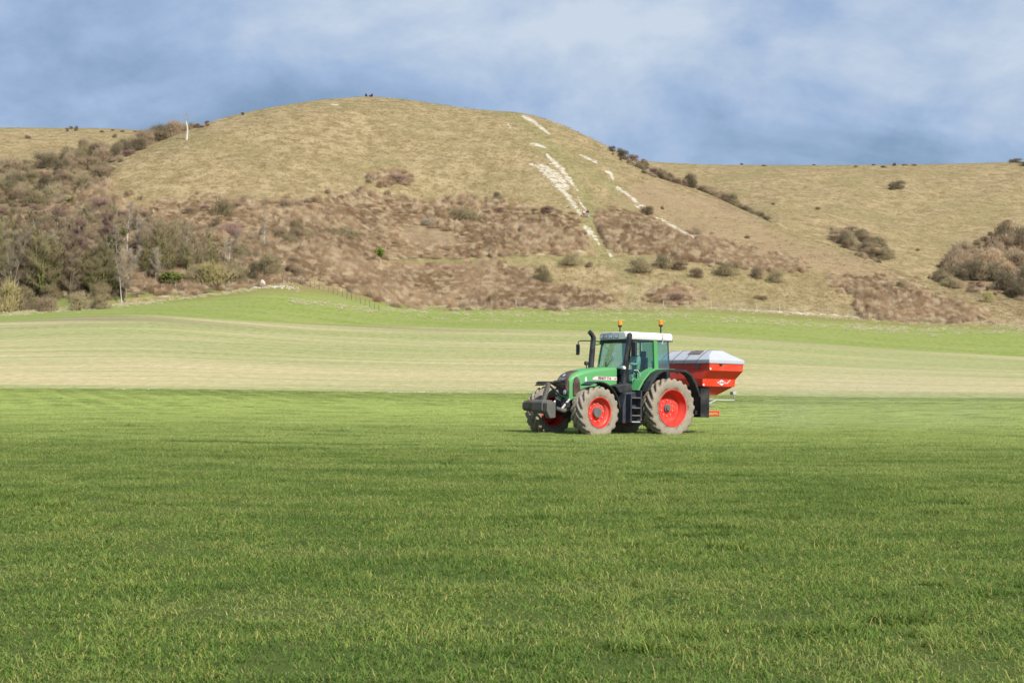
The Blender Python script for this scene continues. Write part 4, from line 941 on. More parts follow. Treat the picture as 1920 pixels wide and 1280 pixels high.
def tyre(name, Rd, Wd, rr_, nl, parent, ncross=30, per=10):
    prof = []  # (y, r, weight of lug, s)
    hw = Wd/2
    for i in range(ncross+1):
        s_ = -1+2*i/ncross; a = abs(s_)
        prof.append((s_*hw*.96, Rd*(1-.028*a**2.5)-.045, 1.0, s_))
    sidw = [(.99, -.10, .55), (1.02, -.17, .15), (1.0, -.28, 0), (.95, -.40, 0), (.90, -.52, 0)]
    h0 = Rd-rr_-.0
    R_ = [(hw*a, Rd-.045+b*h0*1.6, w_, 1.0) for a, b, w_ in sidw]; R_[-1] = (hw*.88, rr_, 0, 1.0)
    Lp = [(-y, r_, w_, -s_) for y, r_, w_, s_ in R_[::-1]]; prof = Lp+prof+R_; prof = np.array(prof); na_ = nl*per
    th = np.arange(na_)/na_*2*math.pi; S_, T = np.meshgrid(prof[:, 3], th); Wt = np.broadcast_to(prof[:, 2], T.shape)
    ph = (T*nl/(2*math.pi)+np.abs(S_)*1.15+(S_ > 0)*.5)%1.0
    prof_l = np.clip(np.minimum(ph, .46-ph)/.07+.5, 0, 1)*(np.abs(S_) > .02)
    hgt = .052*prof_l*Wt; r_ = prof[:, 1][None, :]+hgt; y_ = np.broadcast_to(prof[:, 0], T.shape)
    V = np.stack([r_*np.cos(T), y_, r_*np.sin(T)], -1).reshape(-1, 3); mC = len(prof); i = np.arange(na_)[:, None]; j = np.arange(mC-1)[None, :]
    F = np.stack([i*mC+j, i*mC+j+1, ((i+1)%na_)*mC+j+1, ((i+1)%na_)*mC+j], -1).reshape(-1, 4)
    me = np_mesh(name, V, F, [M_tyre], False); rad = np.hypot(V[:, 0], V[:, 2]); d_ = np.clip((rad-rr_)/(.30*(Rd-rr_)), 0, 1)*.95+.05
    tread = np.abs(V[:, 1]) < hw*.97; d_ = np.where(tread, .55+.45*(hgt.ravel() > .02), d_); attr(me, 'dirt', d_); return mobj(name, me, parent)
def wheel(loc, Rd, Wd, rr_, nl, right=False, steer=0, front=False):
    w = empty('wheel', loc, (0, rr.random()*2, 0)); w.parent = TR_; w.rotation_euler = (0, rr.random()*2, (math.pi if right else 0)+steer)
    tyre('tyre', Rd, Wd, rr_, nl, w); h = Wd/2; mb = MB()
    if front: prof = [(rr_+.012, h*.90), (rr_+.005, h*.96), (rr_-.02, h*.93), (rr_-.035, h*.6), (rr_*.80, h*.45), (rr_*.74, h*.15), (rr_*.40, h*.22), (rr_*.36, h*.3), (0, h*.3)]
    else: prof = [(rr_+.012, h*.90), (rr_+.005, h*.96), (rr_-.02, h*.93), (rr_-.04, h*.62), (rr_*.84, h*.40), (rr_*.80, h*.05), (rr_*.50, -h*.10), (rr_*.34, -h*.02), (.001, -h*.02)]
    mb.lathe(prof, 48, cap=False); mb.lathe([(rr_+.012, -h*.9), (rr_-.03, -h*.9), (rr_-.04, h*.5)], 40, cap=False); mb.build('rim', M_red, w, smooth=True)
    mb = MB(); hy = h*.3 if front else -h*.02
    if front: mb.lathe([(rr_*.36, hy-.01), (rr_*.36, hy+.05), (rr_*.33, hy+.075), (0, hy+.08)], 28)
    else: mb.lathe([(.13, hy-.01), (.13, hy+.05), (.08, hy+.06), (.08, hy+.10), (0, hy+.10)], 24)
    mb.build('hub', M_hub, w, smooth=True)
    nb = 10
    for k in range(nb):
        a = 2*math.pi*k/nb; rb = rr_*.60 if front else rr_*.42; b = MB(); hb = h*.19 if front else -h*.06
        b.lathe([(.018, hb), (.018, hb+.035), (0, hb+.035)], 6, 'Y', (rb*math.sin(a), 0, rb*math.cos(a))); b.build('bolt', M_steel, w)
    return w
XF = 3.18; RR_, RF_ = .955, .805; ZR, ZF = .87, .705
wheel((0, 1.17, ZR), RR_, .62, .595, 21); wheel((0, -1.17, ZR), RR_, .62, .595, 21, True)
XW = 1.5+(XF-1.5)*.887; wheel((XW, 1.16, ZF), RF_, .52, .475, 18, steer=R(3), front=True); wheel((XW, -1.16, ZF), RF_, .52, .475, 18, True, steer=R(3), front=True)
def rsec(x, hw, zb, zt, rc, n=5, low=None):
    """rounded-top section in the YZ plane at x"""
    pts = []
    lw = low if low is not None else hw
    pts += [(x, -lw, zb)]
    for k in range(n+1): a = math.pi-math.pi/2*k/n; pts.append((x, -hw+rc+rc*math.cos(a), zt-rc+rc*math.sin(a)))
    for k in range(n+1): a = math.pi/2-math.pi/2*k/n; pts.append((x, hw-rc+rc*math.cos(a), zt-rc+rc*math.sin(a)))
    pts += [(x, lw, zb)]; return pts
mb = MB(); mb.loft([rsec(1.50,.43,1.42,2.16,.12), rsec(2.0,.435,1.40,2.14,.12), rsec(2.6,.43,1.40,2.08,.13), rsec(3.0,.42,1.28,2.02,.14), rsec(3.25,.40,1.10,1.96,.15), rsec(3.45,.37,1.08,1.88,.15), rsec(3.58,.32,1.10,1.76,.14)])
mb.build('hood', M_green, TR_, smooth=True)
mb = MB(); mb.loft([rsec(3.08,.26,1.80,2.018,.09), rsec(3.27,.27,1.60,1.975,.10), rsec(3.47,.285,1.22,1.895,.12), rsec(3.605,.285,1.24,1.77,.12), rsec(3.66,.26,1.28,1.66,.12)])
mb.build('grille', M_grille, TR_, smooth=True)
for z_ in (1.40, 1.47, 1.54, 1.61, 1.68):
    mb = MB(); mb.box(3.655,3.672,-.22,.22,z_-.012,z_+.012); mb.build('grille_bar', M_iron, TR_)
for s_ in (1, -1):
    mb = MB(); pts = [(3.12,1.24),(3.46,1.22),(3.47,1.58),(3.42,1.76),(3.32,1.82),(3.20,1.70)]
    mb.prism(pts, .368*s_, .415*s_) ; mb.build('side_grille', M_grille, TR_, bevel=.008)
    for i in range(5):
        x_ = 3.19+.055*i; mb = MB(); mb.box(x_-.006, x_+.006, min(.412*s_,.424*s_), max(.412*s_,.424*s_), 1.32, 1.62); mb.build('grille_bar', M_iron, TR_)
    mb = MB(); mb.lathe([(0,3.60),(.075,3.60),(.085,3.66),(.07,3.685),(0,3.695)], 20, 'X', (0,.20*s_,1.32)); mb.build('headlight', M_lamp, TR_, smooth=True)
    mb = MB(); mb.lathe([(.085,3.55),(.10,3.66),(.088,3.68),(.086,3.60)], 20, 'X', (0,.20*s_,1.32), False); mb.build('headlight_ring', M_black, TR_, smooth=True)
    # hood decal with lettering
    mb = MB(); y_ = .4355*s_; t_ = .004*s_; mb.sheet([(1.50,y_,1.73),(2.62,y_,1.73),(2.64,y_,1.77),(2.50,y_,1.84),(1.50,y_,1.84)], (0,t_,0)); mb.build('decal', M_decal, TR_)
    mb = MB(); mb.sheet([(1.53,y_+t_*1.4,1.76),(1.64,y_+t_*1.4,1.785),(1.53,y_+t_*1.4,1.81)], (0,t_,0)); mb.build('decal', M_dred, TR_)
    mb = MB(); mb.lathe([(.0,0),(.05,0),(.05,.004),(0,.004)], 20, 'Y', (2.93,(.428 if s_ > 0 else -.432),1.72)); mb.sheet([(2.88,.43*s_,1.72),(2.98,.43*s_,1.72),(2.945,.43*s_,1.82),(2.915,.43*s_,1.82)], (0,t_,0)); mb.build('emblem', M_dwhite, TR_)
def lettering(txt, size, loc, rot, mat, parent, name='lettering', extrude=.003, bold=.0):
    cu = bpy.data.curves.new(name, 'FONT'); cu.body = txt; cu.size = size; cu.align_x = 'CENTER'; cu.align_y = 'CENTER'; cu.extrude = extrude; cu.offset = bold; cu.resolution_u = 3
    o = bpy.data.objects.new(name, cu); link(o); bpy.context.view_layer.update(); me = bpy.data.meshes.new_from_object(o.evaluated_get(bpy.context.evaluated_depsgraph_get())); bpy.data.objects.remove(o)
    me.materials.clear(); me.materials.append(mat); q = mobj(name, me, parent); q.location = loc; q.rotation_euler = rot; return q
lettering('FENDT 716', .11, (2.08, .4445, 1.785), (R(90), 0, R(180)), M_text, TR_, bold=.003); lettering('FENDT 716', .11, (2.08, -.4445, 1.785), (R(90), 0, 0), M_text, TR_, bold=.003)
lettering('FENDT', .13, (3.640, 0, 1.735), (R(82), 0, R(90)), M_steel, TR_, bold=.003)
mb = MB(); mb.sheet([(3.50,-.055,1.885),(3.50,.055,1.885),(3.575,.04,1.815),(3.575,-.04,1.815)], (.008,0,.010)); mb.build('emblem', M_blue, TR_)
# chassis
mb = MB(); mb.box(-.5,3.3,-.34,.34,.50,1.10); mb.build('chassis', M_iron, TR_, bevel=.04)  # underside dropped low to deepen the shade on the crop beneath
mb = MB(); mb.box(1.3,3.2,-.38,.38,.95,1.45); mb.build('engine', M_iron, TR_, bevel=.05)
for i in range(5):
    mb = MB(); mb.lathe([(.05,.36),(.05,.45),(0,.46)], 10, 'Y', (1.9+.28*i, 0, 1.2-.05*(i%2))); mb.build('filter', M_hub if i%2 else M_iron, TR_)
mb = MB(); mb.tube([(XF,-.95,.74),(XF,.95,.74)], .13, 12); mb.box(XF-.2,XF+.2,-.28,.28,.55,.95); mb.build('front_axle', M_iron, TR_, bevel=.02)
mb = MB(); mb.tube([(0,-1.05,ZR),(0,1.05,ZR)], .17, 12); mb.box(-.4,.4,-.35,.35,.6,1.3); mb.build('rear_axle', M_iron, TR_, bevel=.02)
# front linkage and weight block
mb = MB(); mb.box(3.3,3.66,-.34,.34,.70,1.08); mb.box(3.60,3.78,-.42,-.30,.62,1.0); mb.box(3.60,3.78,.30,.42,.62,1.0); mb.build('linkage_frame', M_iron, TR_, bevel=.02)
for s_ in (1, -1):
    mb = MB(); mb.tube([(3.55,.36*s_,.78),(3.95,.42*s_,.74),(4.25,.42*s_,.82)], [.075,.065,.06], 8); mb.build('lower_arm', M_wgt, TR_, smooth=True)
    mb = MB(); mb.tube([(3.55,.30*s_,1.10),(3.95,.37*s_,.80)], .04, 8); mb.build('ram', M_steel, TR_, smooth=True)
mb = MB(); mb.tube([(3.60,.06,1.12),(4.2,.05,1.50)], .035, 8); mb.build('top_link', M_iron, TR_)
mb = MB(); mb.prism([(4.18,1.56),(4.25,1.63),(4.31,1.58),(4.55,1.00),(4.42,.98)], -.06, .08); mb.build('hitch_tower', M_wgt, TR_, bevel=.02)
mb = MB(); mb.tube([(4.20,.10,1.60),(4.05,.14,1.66),(3.8,.12,1.64)], .03, 6); mb.build('hitch_arm', M_iron, TR_)
mb = MB(); mb.sheet([(3.72,-.42,1.58),(4.42,-.44,1.58),(4.50,-.22,1.62),(3.9,-.10,1.62)], (0,0,.03)); mb.build('guard_plate', M_black, TR_)
mb = MB(); mb.prism([(4.25,.68),(4.62,.64),(4.72,.74),(4.72,1.00),(4.64,1.08),(4.25,1.06)], -.30, .25); mb.build('front_weight', M_wgt, TR_, bevel=.03); mb = MB(); mb.prism([(4.28,.74),(4.60,.70),(4.70,.78),(4.70,1.00),(4.62,1.07),(4.28,1.05)], -.66, -.305); mb.build('front_weight', M_wrust, TR_, bevel=.03)
for y0_, y1_ in ((-.82,-.665),(.255,.47)):
    mb = MB(); mb.prism([(4.28,.76),(4.60,.72),(4.69,.80),(4.69,.98),(4.60,1.05),(4.28,1.03)] if y0_ < 0 else [(4.30,.52),(4.55,.50),(4.69,.72),(4.69,.98),(4.30,1.02)], y0_, y1_); mb.build('weight_wing', M_wgt, TR_, bevel=.02)
for s_ in (1,-1):
    mb = MB(); mb.tube([(3.66,.15*s_,1.0),(3.85,.2*s_,.92),(3.95,.3*s_,1.05),(4.1,.2*s_,1.15)], .018, 6); mb.build('hose', M_black, TR_)
# exhaust on the far side, air intake on the near side
mb = MB(); mb.tube([(1.72,-.66,1.55),(1.70,-.66,2.2),(1.62,-.66,2.95),(1.60,-.66,3.12),(1.68,-.66,3.22),(1.80,-.66,3.30)], [.10,.105,.095,.09,.08,.075], 14); mb.build('exhaust', M_black, TR_, smooth=True)
mb = MB(); mb.tube([(1.44,.70,1.6),(1.42,.74,2.3),(1.33,.80,2.95),(1.29,.80,3.2),(1.27,.80,3.25)], [.06,.062,.085,.085,.03], 12); mb.build('air_intake', M_black, TR_, smooth=True)
mb = MB(); mb.tube([(2.02,-.52,1.98),(2.02,-.55,2.22)], .02, 6); mb.lathe([(0,0),(.07,.02),(.075,.10),(.05,.14),(0,.15)], 12, 'Z', (2.02,-.56,2.2)); mb.build('precleaner', M_black, TR_, smooth=True)
# cab
def pillar(pts, r_, mat, name='pillar'):
    mb = MB()
    for a, b in zip(pts[:-1], pts[1:]):
        a, b = Vector(a), Vector(b); mb.tube([a, b], r_, 4)
    return mb.build(name, mat, TR_, bevel=.006)
for s_ in (1, -1):
    y_, yb = .70*s_, .74*s_
    pillar([(1.36,yb*.92,1.66),(1.30,yb,2.2),(1.16,y_,3.04)], .05, M_black if s_ > 0 else M_green, 'front_pillar')
    pillar([(.93,.80*s_,1.55),(.93,.80*s_,2.35)], .028, M_green, 'door_frame')
    mb = MB(); mb.prism([(.02,1.85),(.20,1.85),(.27,3.03),(.12,3.03)], (.73*s_), (.80*s_)); mb.build('middle_pillar', M_green, TR_, bevel=.012)
    pillar([(-.50,.70*s_,2.05),(-.44,.68*s_,3.03)], .035, M_iron if s_ > 0 else M_green, 'rear_pillar')
    mb = MB(); mb.prism([(-.52,1.80),(.02,1.80),(.02,2.08),(-.50,2.16)], .715*s_, .745*s_); mb.build('side_panel', M_black, TR_)
    g = MB(); g.sheet([(.20,.765*s_,1.95),(1.28,.765*s_,1.70),(1.24,.76*s_,2.3),(1.13,.735*s_,3.02),(.26,.735*s_,3.02)], (0,.008,0)); g.build('side_window', M_tint, TR_)
    g = MB(); g.sheet([(-.48,.725*s_,2.16),(.04,.735*s_,2.09),(.11,.72*s_,3.02),(-.42,.70*s_,3.02)], (0,.008,0)); g.build('rear_side_window', M_glass, TR_)
    # cab lower side and door sill
    mb = MB(); mb.prism([(.20,1.30),(1.42,1.30),(1.40,1.66),(.98,1.60),(.60,1.66),(.20,1.93)], .70*s_, .745*s_); mb.build('door_panel', M_box if s_ > 0 else M_black, TR_)
    mb = MB(); mb.tube([(.86,.84*s_,1.50),(.90,.86*s_,1.98),(.98,.83*s_,2.06),(1.10,.80*s_,2.06)], .016, 6); mb.build('handrail', M_steel, TR_, smooth=True)
    mb = MB(); mb.box(.30,.46,min(.77*s_,.82*s_),max(.77*s_,.82*s_),2.02,2.10); mb.build('door_handle', M_black, TR_, bevel=.01)
g = MB(); g.sheet([(1.40,-.60,2.08),(1.38,.62,2.08),(1.19,.64,3.02),(1.19,-.64,3.02)], (.008,0,0)); g.build('windscreen', M_glass, TR_)
g = MB(); g.sheet([(-.53,-.62,2.2),(-.53,.62,2.2),(-.46,.62,3.0),(-.46,-.62,3.0)], (-.008,0,0)); g.build('rear_window', M_tint, TR_)
mb = MB(); mb.tube([(1.425,-.25,2.10),(1.36,.0,2.42),(1.345,.02,2.50)], .012, 5); mb.build('wiper', M_black, TR_)
mb = MB(); mb.box(1.04,1.27,-.70,.70,2.95,3.05); mb.build('roof_header', M_black, TR_, bevel=.01)  # black header; also stands in for the dark shadow line under the roof
mb = MB(); mb.loft([[(x,y_*.74*k,z_) for (x,y_) in ((-.58,-1),(1.22,-1),(1.32,-.8),(1.36,0),(1.32,.8),(1.22,1),(-.58,1))] for k, z_ in ((1.0,3.05),(1.03,3.14),(1.0,3.24),(.90,3.295))]); mb.build('roof', M_white, TR_, bevel=.02)
mb = MB(); mb.box(-.60,1.24,-.755,.755,3.025,3.055); mb.build('roof_seal', M_black, TR_)
mb = MB(); mb.lathe([(.10,0),(.10,.035),(.07,.05),(0,.05)], 18, 'Z', (.78,.05,3.285)); mb.build('roof_dome', M_dwhite, TR_, smooth=True)
mb = MB(); mb.box(-.60,-.50,.1,.5,3.26,3.31); mb.build('rear_lamp_bar', M_black, TR_)
for y_ in (-.56,-.34,-.06,.20):
    mb = MB(); xx_ = 1.335-.06*abs(y_); mb.box(xx_-.02,xx_+.035,y_-.095,y_+.095,3.085,3.225); f = mb.build('work_light', M_black, TR_, bevel=.01); mb = MB(); mb.box(xx_+.033,xx_+.045,y_-.075,y_+.075,3.10,3.21); mb.build('lens', M_lamp, f, bevel=.004)
for (x_, y_) in ((.50,-.62),(-.20,.60)):
    b = empty('beacon', (x_, y_, 3.345)); b.parent = TR_; mb = MB(); mb.lathe([(.028,-.12),(.022,.14),(.05,.17),(.075,.20),(.075,.225),(0,.225)], 14, 'Z'); mb.build('stem', M_black, b, smooth=True)
    mb = MB(); mb.lathe([(.072,.225),(.076,.30),(.068,.36),(.04,.385),(0,.39)], 16, 'Z'); mb.build('lamp', M_amber, b, smooth=True)
mb = MB(); mb.tube([(-.12,.757,3.28),(-.14,.78,3.05),(-.08,.82,2.92)], .014, 5); mb.build('cable', M_steel, TR_)
mb = MB(); mb.tube([(1.62,-.66,2.90),(1.16,-.68,2.95)], .04, 6); mb.build('exhaust_bracket', M_green, TR_)
# mirrors
mb = MB(); mb.tube([(1.25,-.70,3.00),(1.45,-.95,3.03),(1.66,-1.24,3.03),(1.72,-1.31,3.00),(1.72,-1.32,2.90)], .018, 6); a_ = mb.build('mirror_arm', M_black, TR_, smooth=True)
mb = MB(); mb.box(1.68,1.75,-1.41,-1.25,2.56,2.92); mb.build('mirror', M_black, a_, bevel=.03)
mb = MB(); mb.tube([(1.20,.74,3.0),(1.24,.92,3.00),(1.26,.99,2.92)], .018, 6); a_ = mb.build('mirror_arm', M_black, TR_, smooth=True)
mb = MB(); mb.box(1.22,1.31,.88,1.10,2.50,2.96); mb.build('mirror', M_black, a_, bevel=.03); mb = MB(); mb.box(1.212,1.217,.90,1.08,2.54,2.92); mb.build('glass', M_lamp, a_)
mb = MB(); mb.lathe([(0,0),(.055,.01),(.06,.07),(.03,.11),(0,.11)], 12, 'Z', (1.46,.74,2.08)); mb.build('side_marker', M_dwhite, TR_, smooth=True)

# inside the cab
mb = MB(); mb.box(-.45,1.36,-.68,.68,1.35,1.52); mb.build('cab_floor', M_iron, TR_); mb = MB(); mb.box(.05,.60,-.24,.24,1.72,1.88); mb.box(-.02,.12,-.23,.23,1.85,2.52); mb.box(-.02,.08,-.14,.14,2.52,2.72); mb.box(.1,.5,-.2,.2,1.5,1.72); mb.build('seat', M_seat, TR_, bevel=.05)
mb = MB(); mb.box(1.02,1.34,-.45,.45,1.9,2.14); mb.tube([(1.15,0,1.52),(.92,0,2.12)], .05, 8); mb.build('dashboard', M_black, TR_, bevel=.03)
mb = MB(); 
ring = [Vector((.88,0,2.18))+Vector((-.05*math.cos(a)*1.2, .19*math.sin(a), .17*math.cos(a)*.55)) for a in [2*math.pi*k/20 for k in range(21)]]; mb.tube(ring, .014, 6); mb.tube([ring[0], ring[10]], .012, 5); mb.build('steering_wheel', M_black, TR_, smooth=True)
mb = MB(); mb.box(.0,.62,-.55,-.30,1.5,2.05); mb.build('console', M_black, TR_, bevel=.03)
mb = MB(); mb.box(.70,.76,.10,.34,1.52,1.95); mb.build('lever_panel', M_green, TR_, bevel=.02)
mb = MB(); mb.box(-.45,.0,-.66,.66,1.52,1.95); mb.build('rear_shelf', M_black, TR_, bevel=.02)
# fenders
def arc(cx, cz, rad, a0, a1, n): return [(cx+rad*math.cos(R(a0+(a1-a0)*k/n)), cz+rad*math.sin(R(a0+(a1-a0)*k/n))) for k in range(n+1)]
def fender(name, path_o, path_i, y0, y1, mat):
    mb = MB(); mb.prism(path_o+path_i[::-1], y0, y1) ; return mb.build(name, mat, TR_, bevel=.012)
for s_ in (1, -1):
    po = [(1.22,1.42),(1.02,1.74),(.74,2.02),(.50,2.13),(-.35,2.13)]; pi_ = [(1.15,1.42),(.96,1.71),(.70,1.97),(.48,2.07),(-.35,2.07)]
    f = fender('rear_fender', po, pi_, min(.72*s_,1.15*s_), max(.72*s_,1.15*s_), M_green)
    po = [(1.10,1.38),(.93,1.70),(.69,1.97),(.45,2.09),(.18,2.115),(-.55,2.10),(-.80,1.98),(-1.02,1.72),(-1.18,1.38),(-1.22,1.25)]
    pi_ = [(1.01,1.38),(.86,1.66),(.64,1.90),(.42,2.02),(.17,2.045),(-.53,2.03),(-.75,1.92),(-.95,1.68),(-1.11,1.35),(-1.14,1.25)]
    f = fender('fender_flare', po, pi_, min(1.155*s_,1.46*s_), max(1.155*s_,1.46*s_), M_black)
    mb = MB(); mb.prism([(.86,1.40),(.73,1.69),(.52,1.97),(.36,2.06),(-.5,2.06),(-.5,1.0),(.7,1.0)], min(.66*s_,.70*s_), max(.66*s_,.70*s_)); mb.build('inner_wing', M_iron, TR_)
    a = arc(XF, ZF, RF_+.16, 172, 62, 12); a2 = arc(XF, ZF, RF_+.12, 172, 62, 12)
    fender('front_fender', a, a2, min(.93*s_,1.40*s_), max(.93*s_,1.40*s_), M_black)
    mb = MB(); mb.tube([(XF-.4,.40*s_,1.2),(XF-.42,.8*s_,1.55),(XF-.42,1.15*s_,1.60)], .03, 6); mb.build('fender_stay', M_iron, TR_)
    # step box between the wheels
    mb = MB(); mb.prism([(.96,.36),(.96,1.40),(1.62,1.34),(1.74,.9),(1.74,.36)], min(.50*s_,1.02*s_), max(.50*s_,1.02*s_)); mb.build('fuel_tank', M_box, TR_, bevel=.04)  # tank drawn down low to throw more shade under the tractor
    mb = MB(); mb.prism([(1.04,1.32),(1.75,1.32),(1.98,1.55),(1.55,1.62),(1.30,1.62)], min(.44*s_,.86*s_), max(.44*s_,.86*s_)); mb.build('side_cowl', M_black, TR_, bevel=.04)
    mb = MB(); mb.prism([(1.13,.50),(1.19,.50),(1.19,1.42),(1.13,1.42)], min(.70*s_,1.26*s_), max(.70*s_,1.26*s_)); mb.prism([(1.56,.40),(1.62,.40),(1.62,1.3),(1.56,1.3)], min(.70*s_,1.26*s_), max(.70*s_,1.26*s_)); mb.build('step_side', M_box, TR_, bevel=.01)
    for z_ in (.42,.62,.86,1.18):
        mb = MB(); mb.box(1.20,1.555,min(.98*s_,1.27*s_),max(.98*s_,1.27*s_),z_-.018,z_+.018); mb.build('step', M_hub if z_ > .5 else M_steel, TR_, bevel=.006)
for o_ in TR_.children_recursive:      # the nose is a little shorter than first laid out
    if o_.type != 'MESH' or (o_.parent and o_.parent.name.startswith('wheel')): continue
    if o_.name.startswith('lettering'):
        if o_.location.x > 1.5: o_.location.x = 1.5+(o_.location.x-1.5)*.887
        continue
    for v in o_.data.vertices:
        if v.co.x > 1.5: v.co.x = 1.5+(v.co.x-1.5)*.887
ty = 52.4; tx = (1204.5-960)/FPX*ty; tz = float(z_near(tx, ty))
TR_.location = (tx, ty, tz-.03); TR_.rotation_euler = (0, R(-1.1), R(216.5)); tag(TR_, 'green farm tractor with red wheels, white cab roof and amber beacons driving on the crop', 'tractor')
# driver
J = dict(pelvis=(0,0,0), waist=(0,.0,.18), chest=(0,.02,.40), neck=(0,.05,.57), head0=(0,.06,.63), head=(0,.08,.73), crown=(0,.07,.81), shL=(-.18,.04,.50), elL=(-.25,.16,.26), wrL=(-.15,.42,.30), shR=(.18,.04,.50), elR=(.26,.14,.26), wrR=(.15,.42,.30),
     hipL=(-.10,.05,-.01), knL=(-.13,.44,.04), anL=(-.13,.52,-.32), toeL=(-.13,.66,-.36), hipR=(.10,.05,-.01), knR=(.13,.44,.04), anR=(.13,.52,-.32), toeR=(.13,.66,-.36))
Mw = Matrix.Translation(TR_.location) @ TR_.rotation_euler.to_matrix().to_4x4()
dl = Mw @ Vector((.32, 0, 2.0)); person(dl, R(216.5-90), J, 'driver sitting in the tractor cab with both hands on the wheel', (.60, .60, .50), (.05, .06, .09), None)

# ------------------------------------------------------------------ spreader mounted behind the tractor
SP = empty('fertiliser_spreader'); SP.location = TR_.location; SP.rotation_euler = TR_.rotation_euler
M_or = paint('hopper_orange', (.80, .055, .018), .35, .10, (.55, .40, .28)); m = Mat('hopper_cover'); cvr = m.coord('obj'); M_cov = m.done(m.mix(m.noise(cvr, 2.2, 4), (.42, .44, .48), (.55, .56, .57)), .32, .4)
M_hole = paint('spreader_black', (.012, .012, .014), .5, .2); M_wt = paint('spreader_white', (.50, .50, .48), .4, .2)
x0, x1 = -1.62, -3.16; xr = x1
def hop(z_, y_, xa, xb): return [(xa,-y_,z_),(xa,y_,z_),(xb,y_,z_),(xb,-y_,z_)]
HY = 1.42; H_ = [(2.40,HY,x0,x1),(2.12,HY,x0,x1+.02),(1.85,HY-.26,x0+.05,x1+.10),(1.60,HY-.28,x0+.05,x1+.12)]
mb = MB(); mb.loft([hop(*h_) for h_ in H_]); mb.build('hopper', M_or, SP, bevel=.012)
for s_ in (1, -1):
    mb = MB(); yc = .56*s_
    def sec(z_, hy, xa, xb): return [(xa,yc-hy,z_),(xa,yc+hy,z_),(xb,yc+hy,z_),(xb,yc-hy,z_)]
    mb.loft([sec(1.598,.53,x0-.05,x1+.15), sec(1.32,.26,x0-.35,x1+.62)]); mb.build('hopper_funnel', M_or, SP, bevel=.01)
    mb = MB(); mb.lathe([(.05,1.12),(.34,1.14),(.36,1.165),(.20,1.20),(0,1.20)], 24, 'Z', (x0-.62,.62*s_,0)); mb.build('metering_plate', M_wt, SP, smooth=True)
    mb = MB(); mb.lathe([(0,.92),(.34,.93),(.36,.955),(.10,.98),(.08,1.08),(.16,1.12),(0,1.12)], 24, 'Z', (x0-.62,.62*s_,0)); mb.build('spreading_disc', M_steel, SP, smooth=True)
    for k in range(2):
        a = 1.1+k*math.pi; cx_, cy_ = x0-.62, .62*s_; dx, dy = math.cos(a), math.sin(a); mb = MB(); mb.sheet([(cx_+.06*dx,cy_+.06*dy,.97),(cx_+.36*dx,cy_+.36*dy,.97),(cx_+.36*dx,cy_+.36*dy,1.03),(cx_+.06*dx,cy_+.06*dy,1.02)], (.012*dy,-.012*dx,0)); mb.build('vane', M_hub, SP)
    mb = MB(); mb.tube([(x0-.30,.92*s_,.66),(x0-.50,1.02*s_,.66),(x0-.85,.98*s_,.66),(x0-1.0,.7*s_,.66)], .035, 8); mb.tube([(x0-.30,.92*s_,.78),(x0-.50,1.02*s_,.78),(x0-.85,.98*s_,.78),(x0-1.0,.7*s_,.78)], .03, 8); mb.tube([(x0-.85,.98*s_,.66),(x0-.85,.98*s_,.78)], .025, 6); mb.build('guard_hoop', M_or, SP, smooth=True)
    mb = MB(); mb.tube([(x0-.40,.95*s_,1.02),(x0-.70,1.02*s_,1.16),(x0-1.52,1.02*s_,1.16),(x0-1.52,1.02*s_,1.34)], .022, 7); mb.build('rail', M_wt, SP, smooth=True)
    mb = MB(); mb.box(x0-1.66,x0-1.50,.90*s_-.06,.90*s_+.10,1.34,1.46); mb.build('rear_lamp', M_wt, SP, bevel=.02)
    mb = MB(); mb.box(x0+.0,x0-.34 if False else x0+.02,.9*s_,.91*s_,1,1.01) if False else mb.prism([(x0-.36,.58),(x0+.02,.58),(x0+.045,1.59),(x0-.36,1.59)], min(.28*s_,1.06*s_), max(.28*s_,1.06*s_)); mb.build('side_frame', M_hole, SP, bevel=.015)
    for (xx_, zz_) in ((x0-.03,2.17),(x0-.0,1.65)):
        mb = MB(); yy_ = HY if zz_ > 2 else HY-.28; mb.lathe([(.035,yy_),(.035,yy_+.02),(0,yy_+.025)] if s_ > 0 else [(.035,-yy_),(.035,-yy_-.02),(0,-yy_-.025)], 12, 'Y', (xx_,0,zz_)); mb.build('reflector', M_dwhite, SP)
    # dealer-style badge on the end panel
    y_ = (HY-.265)*s_; t_ = .006*s_; mb = MB(); cxm = x0-.80; mb.sheet([(cxm-.20,y_,1.735),(cxm,y_,1.83),(cxm+.20,y_,1.735),(cxm,y_,1.64)], (0,t_,0)); mb.build('badge', M_dwhite, SP)
    mb = MB(); mb.sheet([(cxm-.20,y_,1.70),(cxm-.24,y_,1.70),(cxm-.42,y_,1.83),(cxm-.39,y_,1.83)], (0,t_,0)); mb.build('badge_stroke', M_dwhite, SP)
    lettering('KUHN', .095, (cxm, y_+t_*1.6, 1.735), (R(90), 0, R(180) if s_ > 0 else 0), M_dred, SP, bold=.003)
    mb = MB(); mb.box(x0-.56,x0-.44,HY*s_-(0 if s_ > 0 else .03),HY*s_+(.03 if s_ > 0 else 0),2.29,2.35); mb.build('latch', M_black, SP)
mb = MB(); mb.box(x0+.02,x0+.12,-.9,.9,.66,.80); mb.box(x0+.02,x0+.12,-.3,.3,.8,1.6); mb.build('headstock', M_hole, SP, bevel=.01)
for s_ in (1,-1):
    mb = MB(); mb.tube([(-.30,.40*s_,.80),(x0+.1,.46*s_,.70)], .045, 8); mb.build('lower_link', M_iron, SP)
mb = MB(); mb.tube([(-.40,0,1.25),(x0+.1,0,1.45)], .035, 8); mb.build('top_link', M_iron, SP)
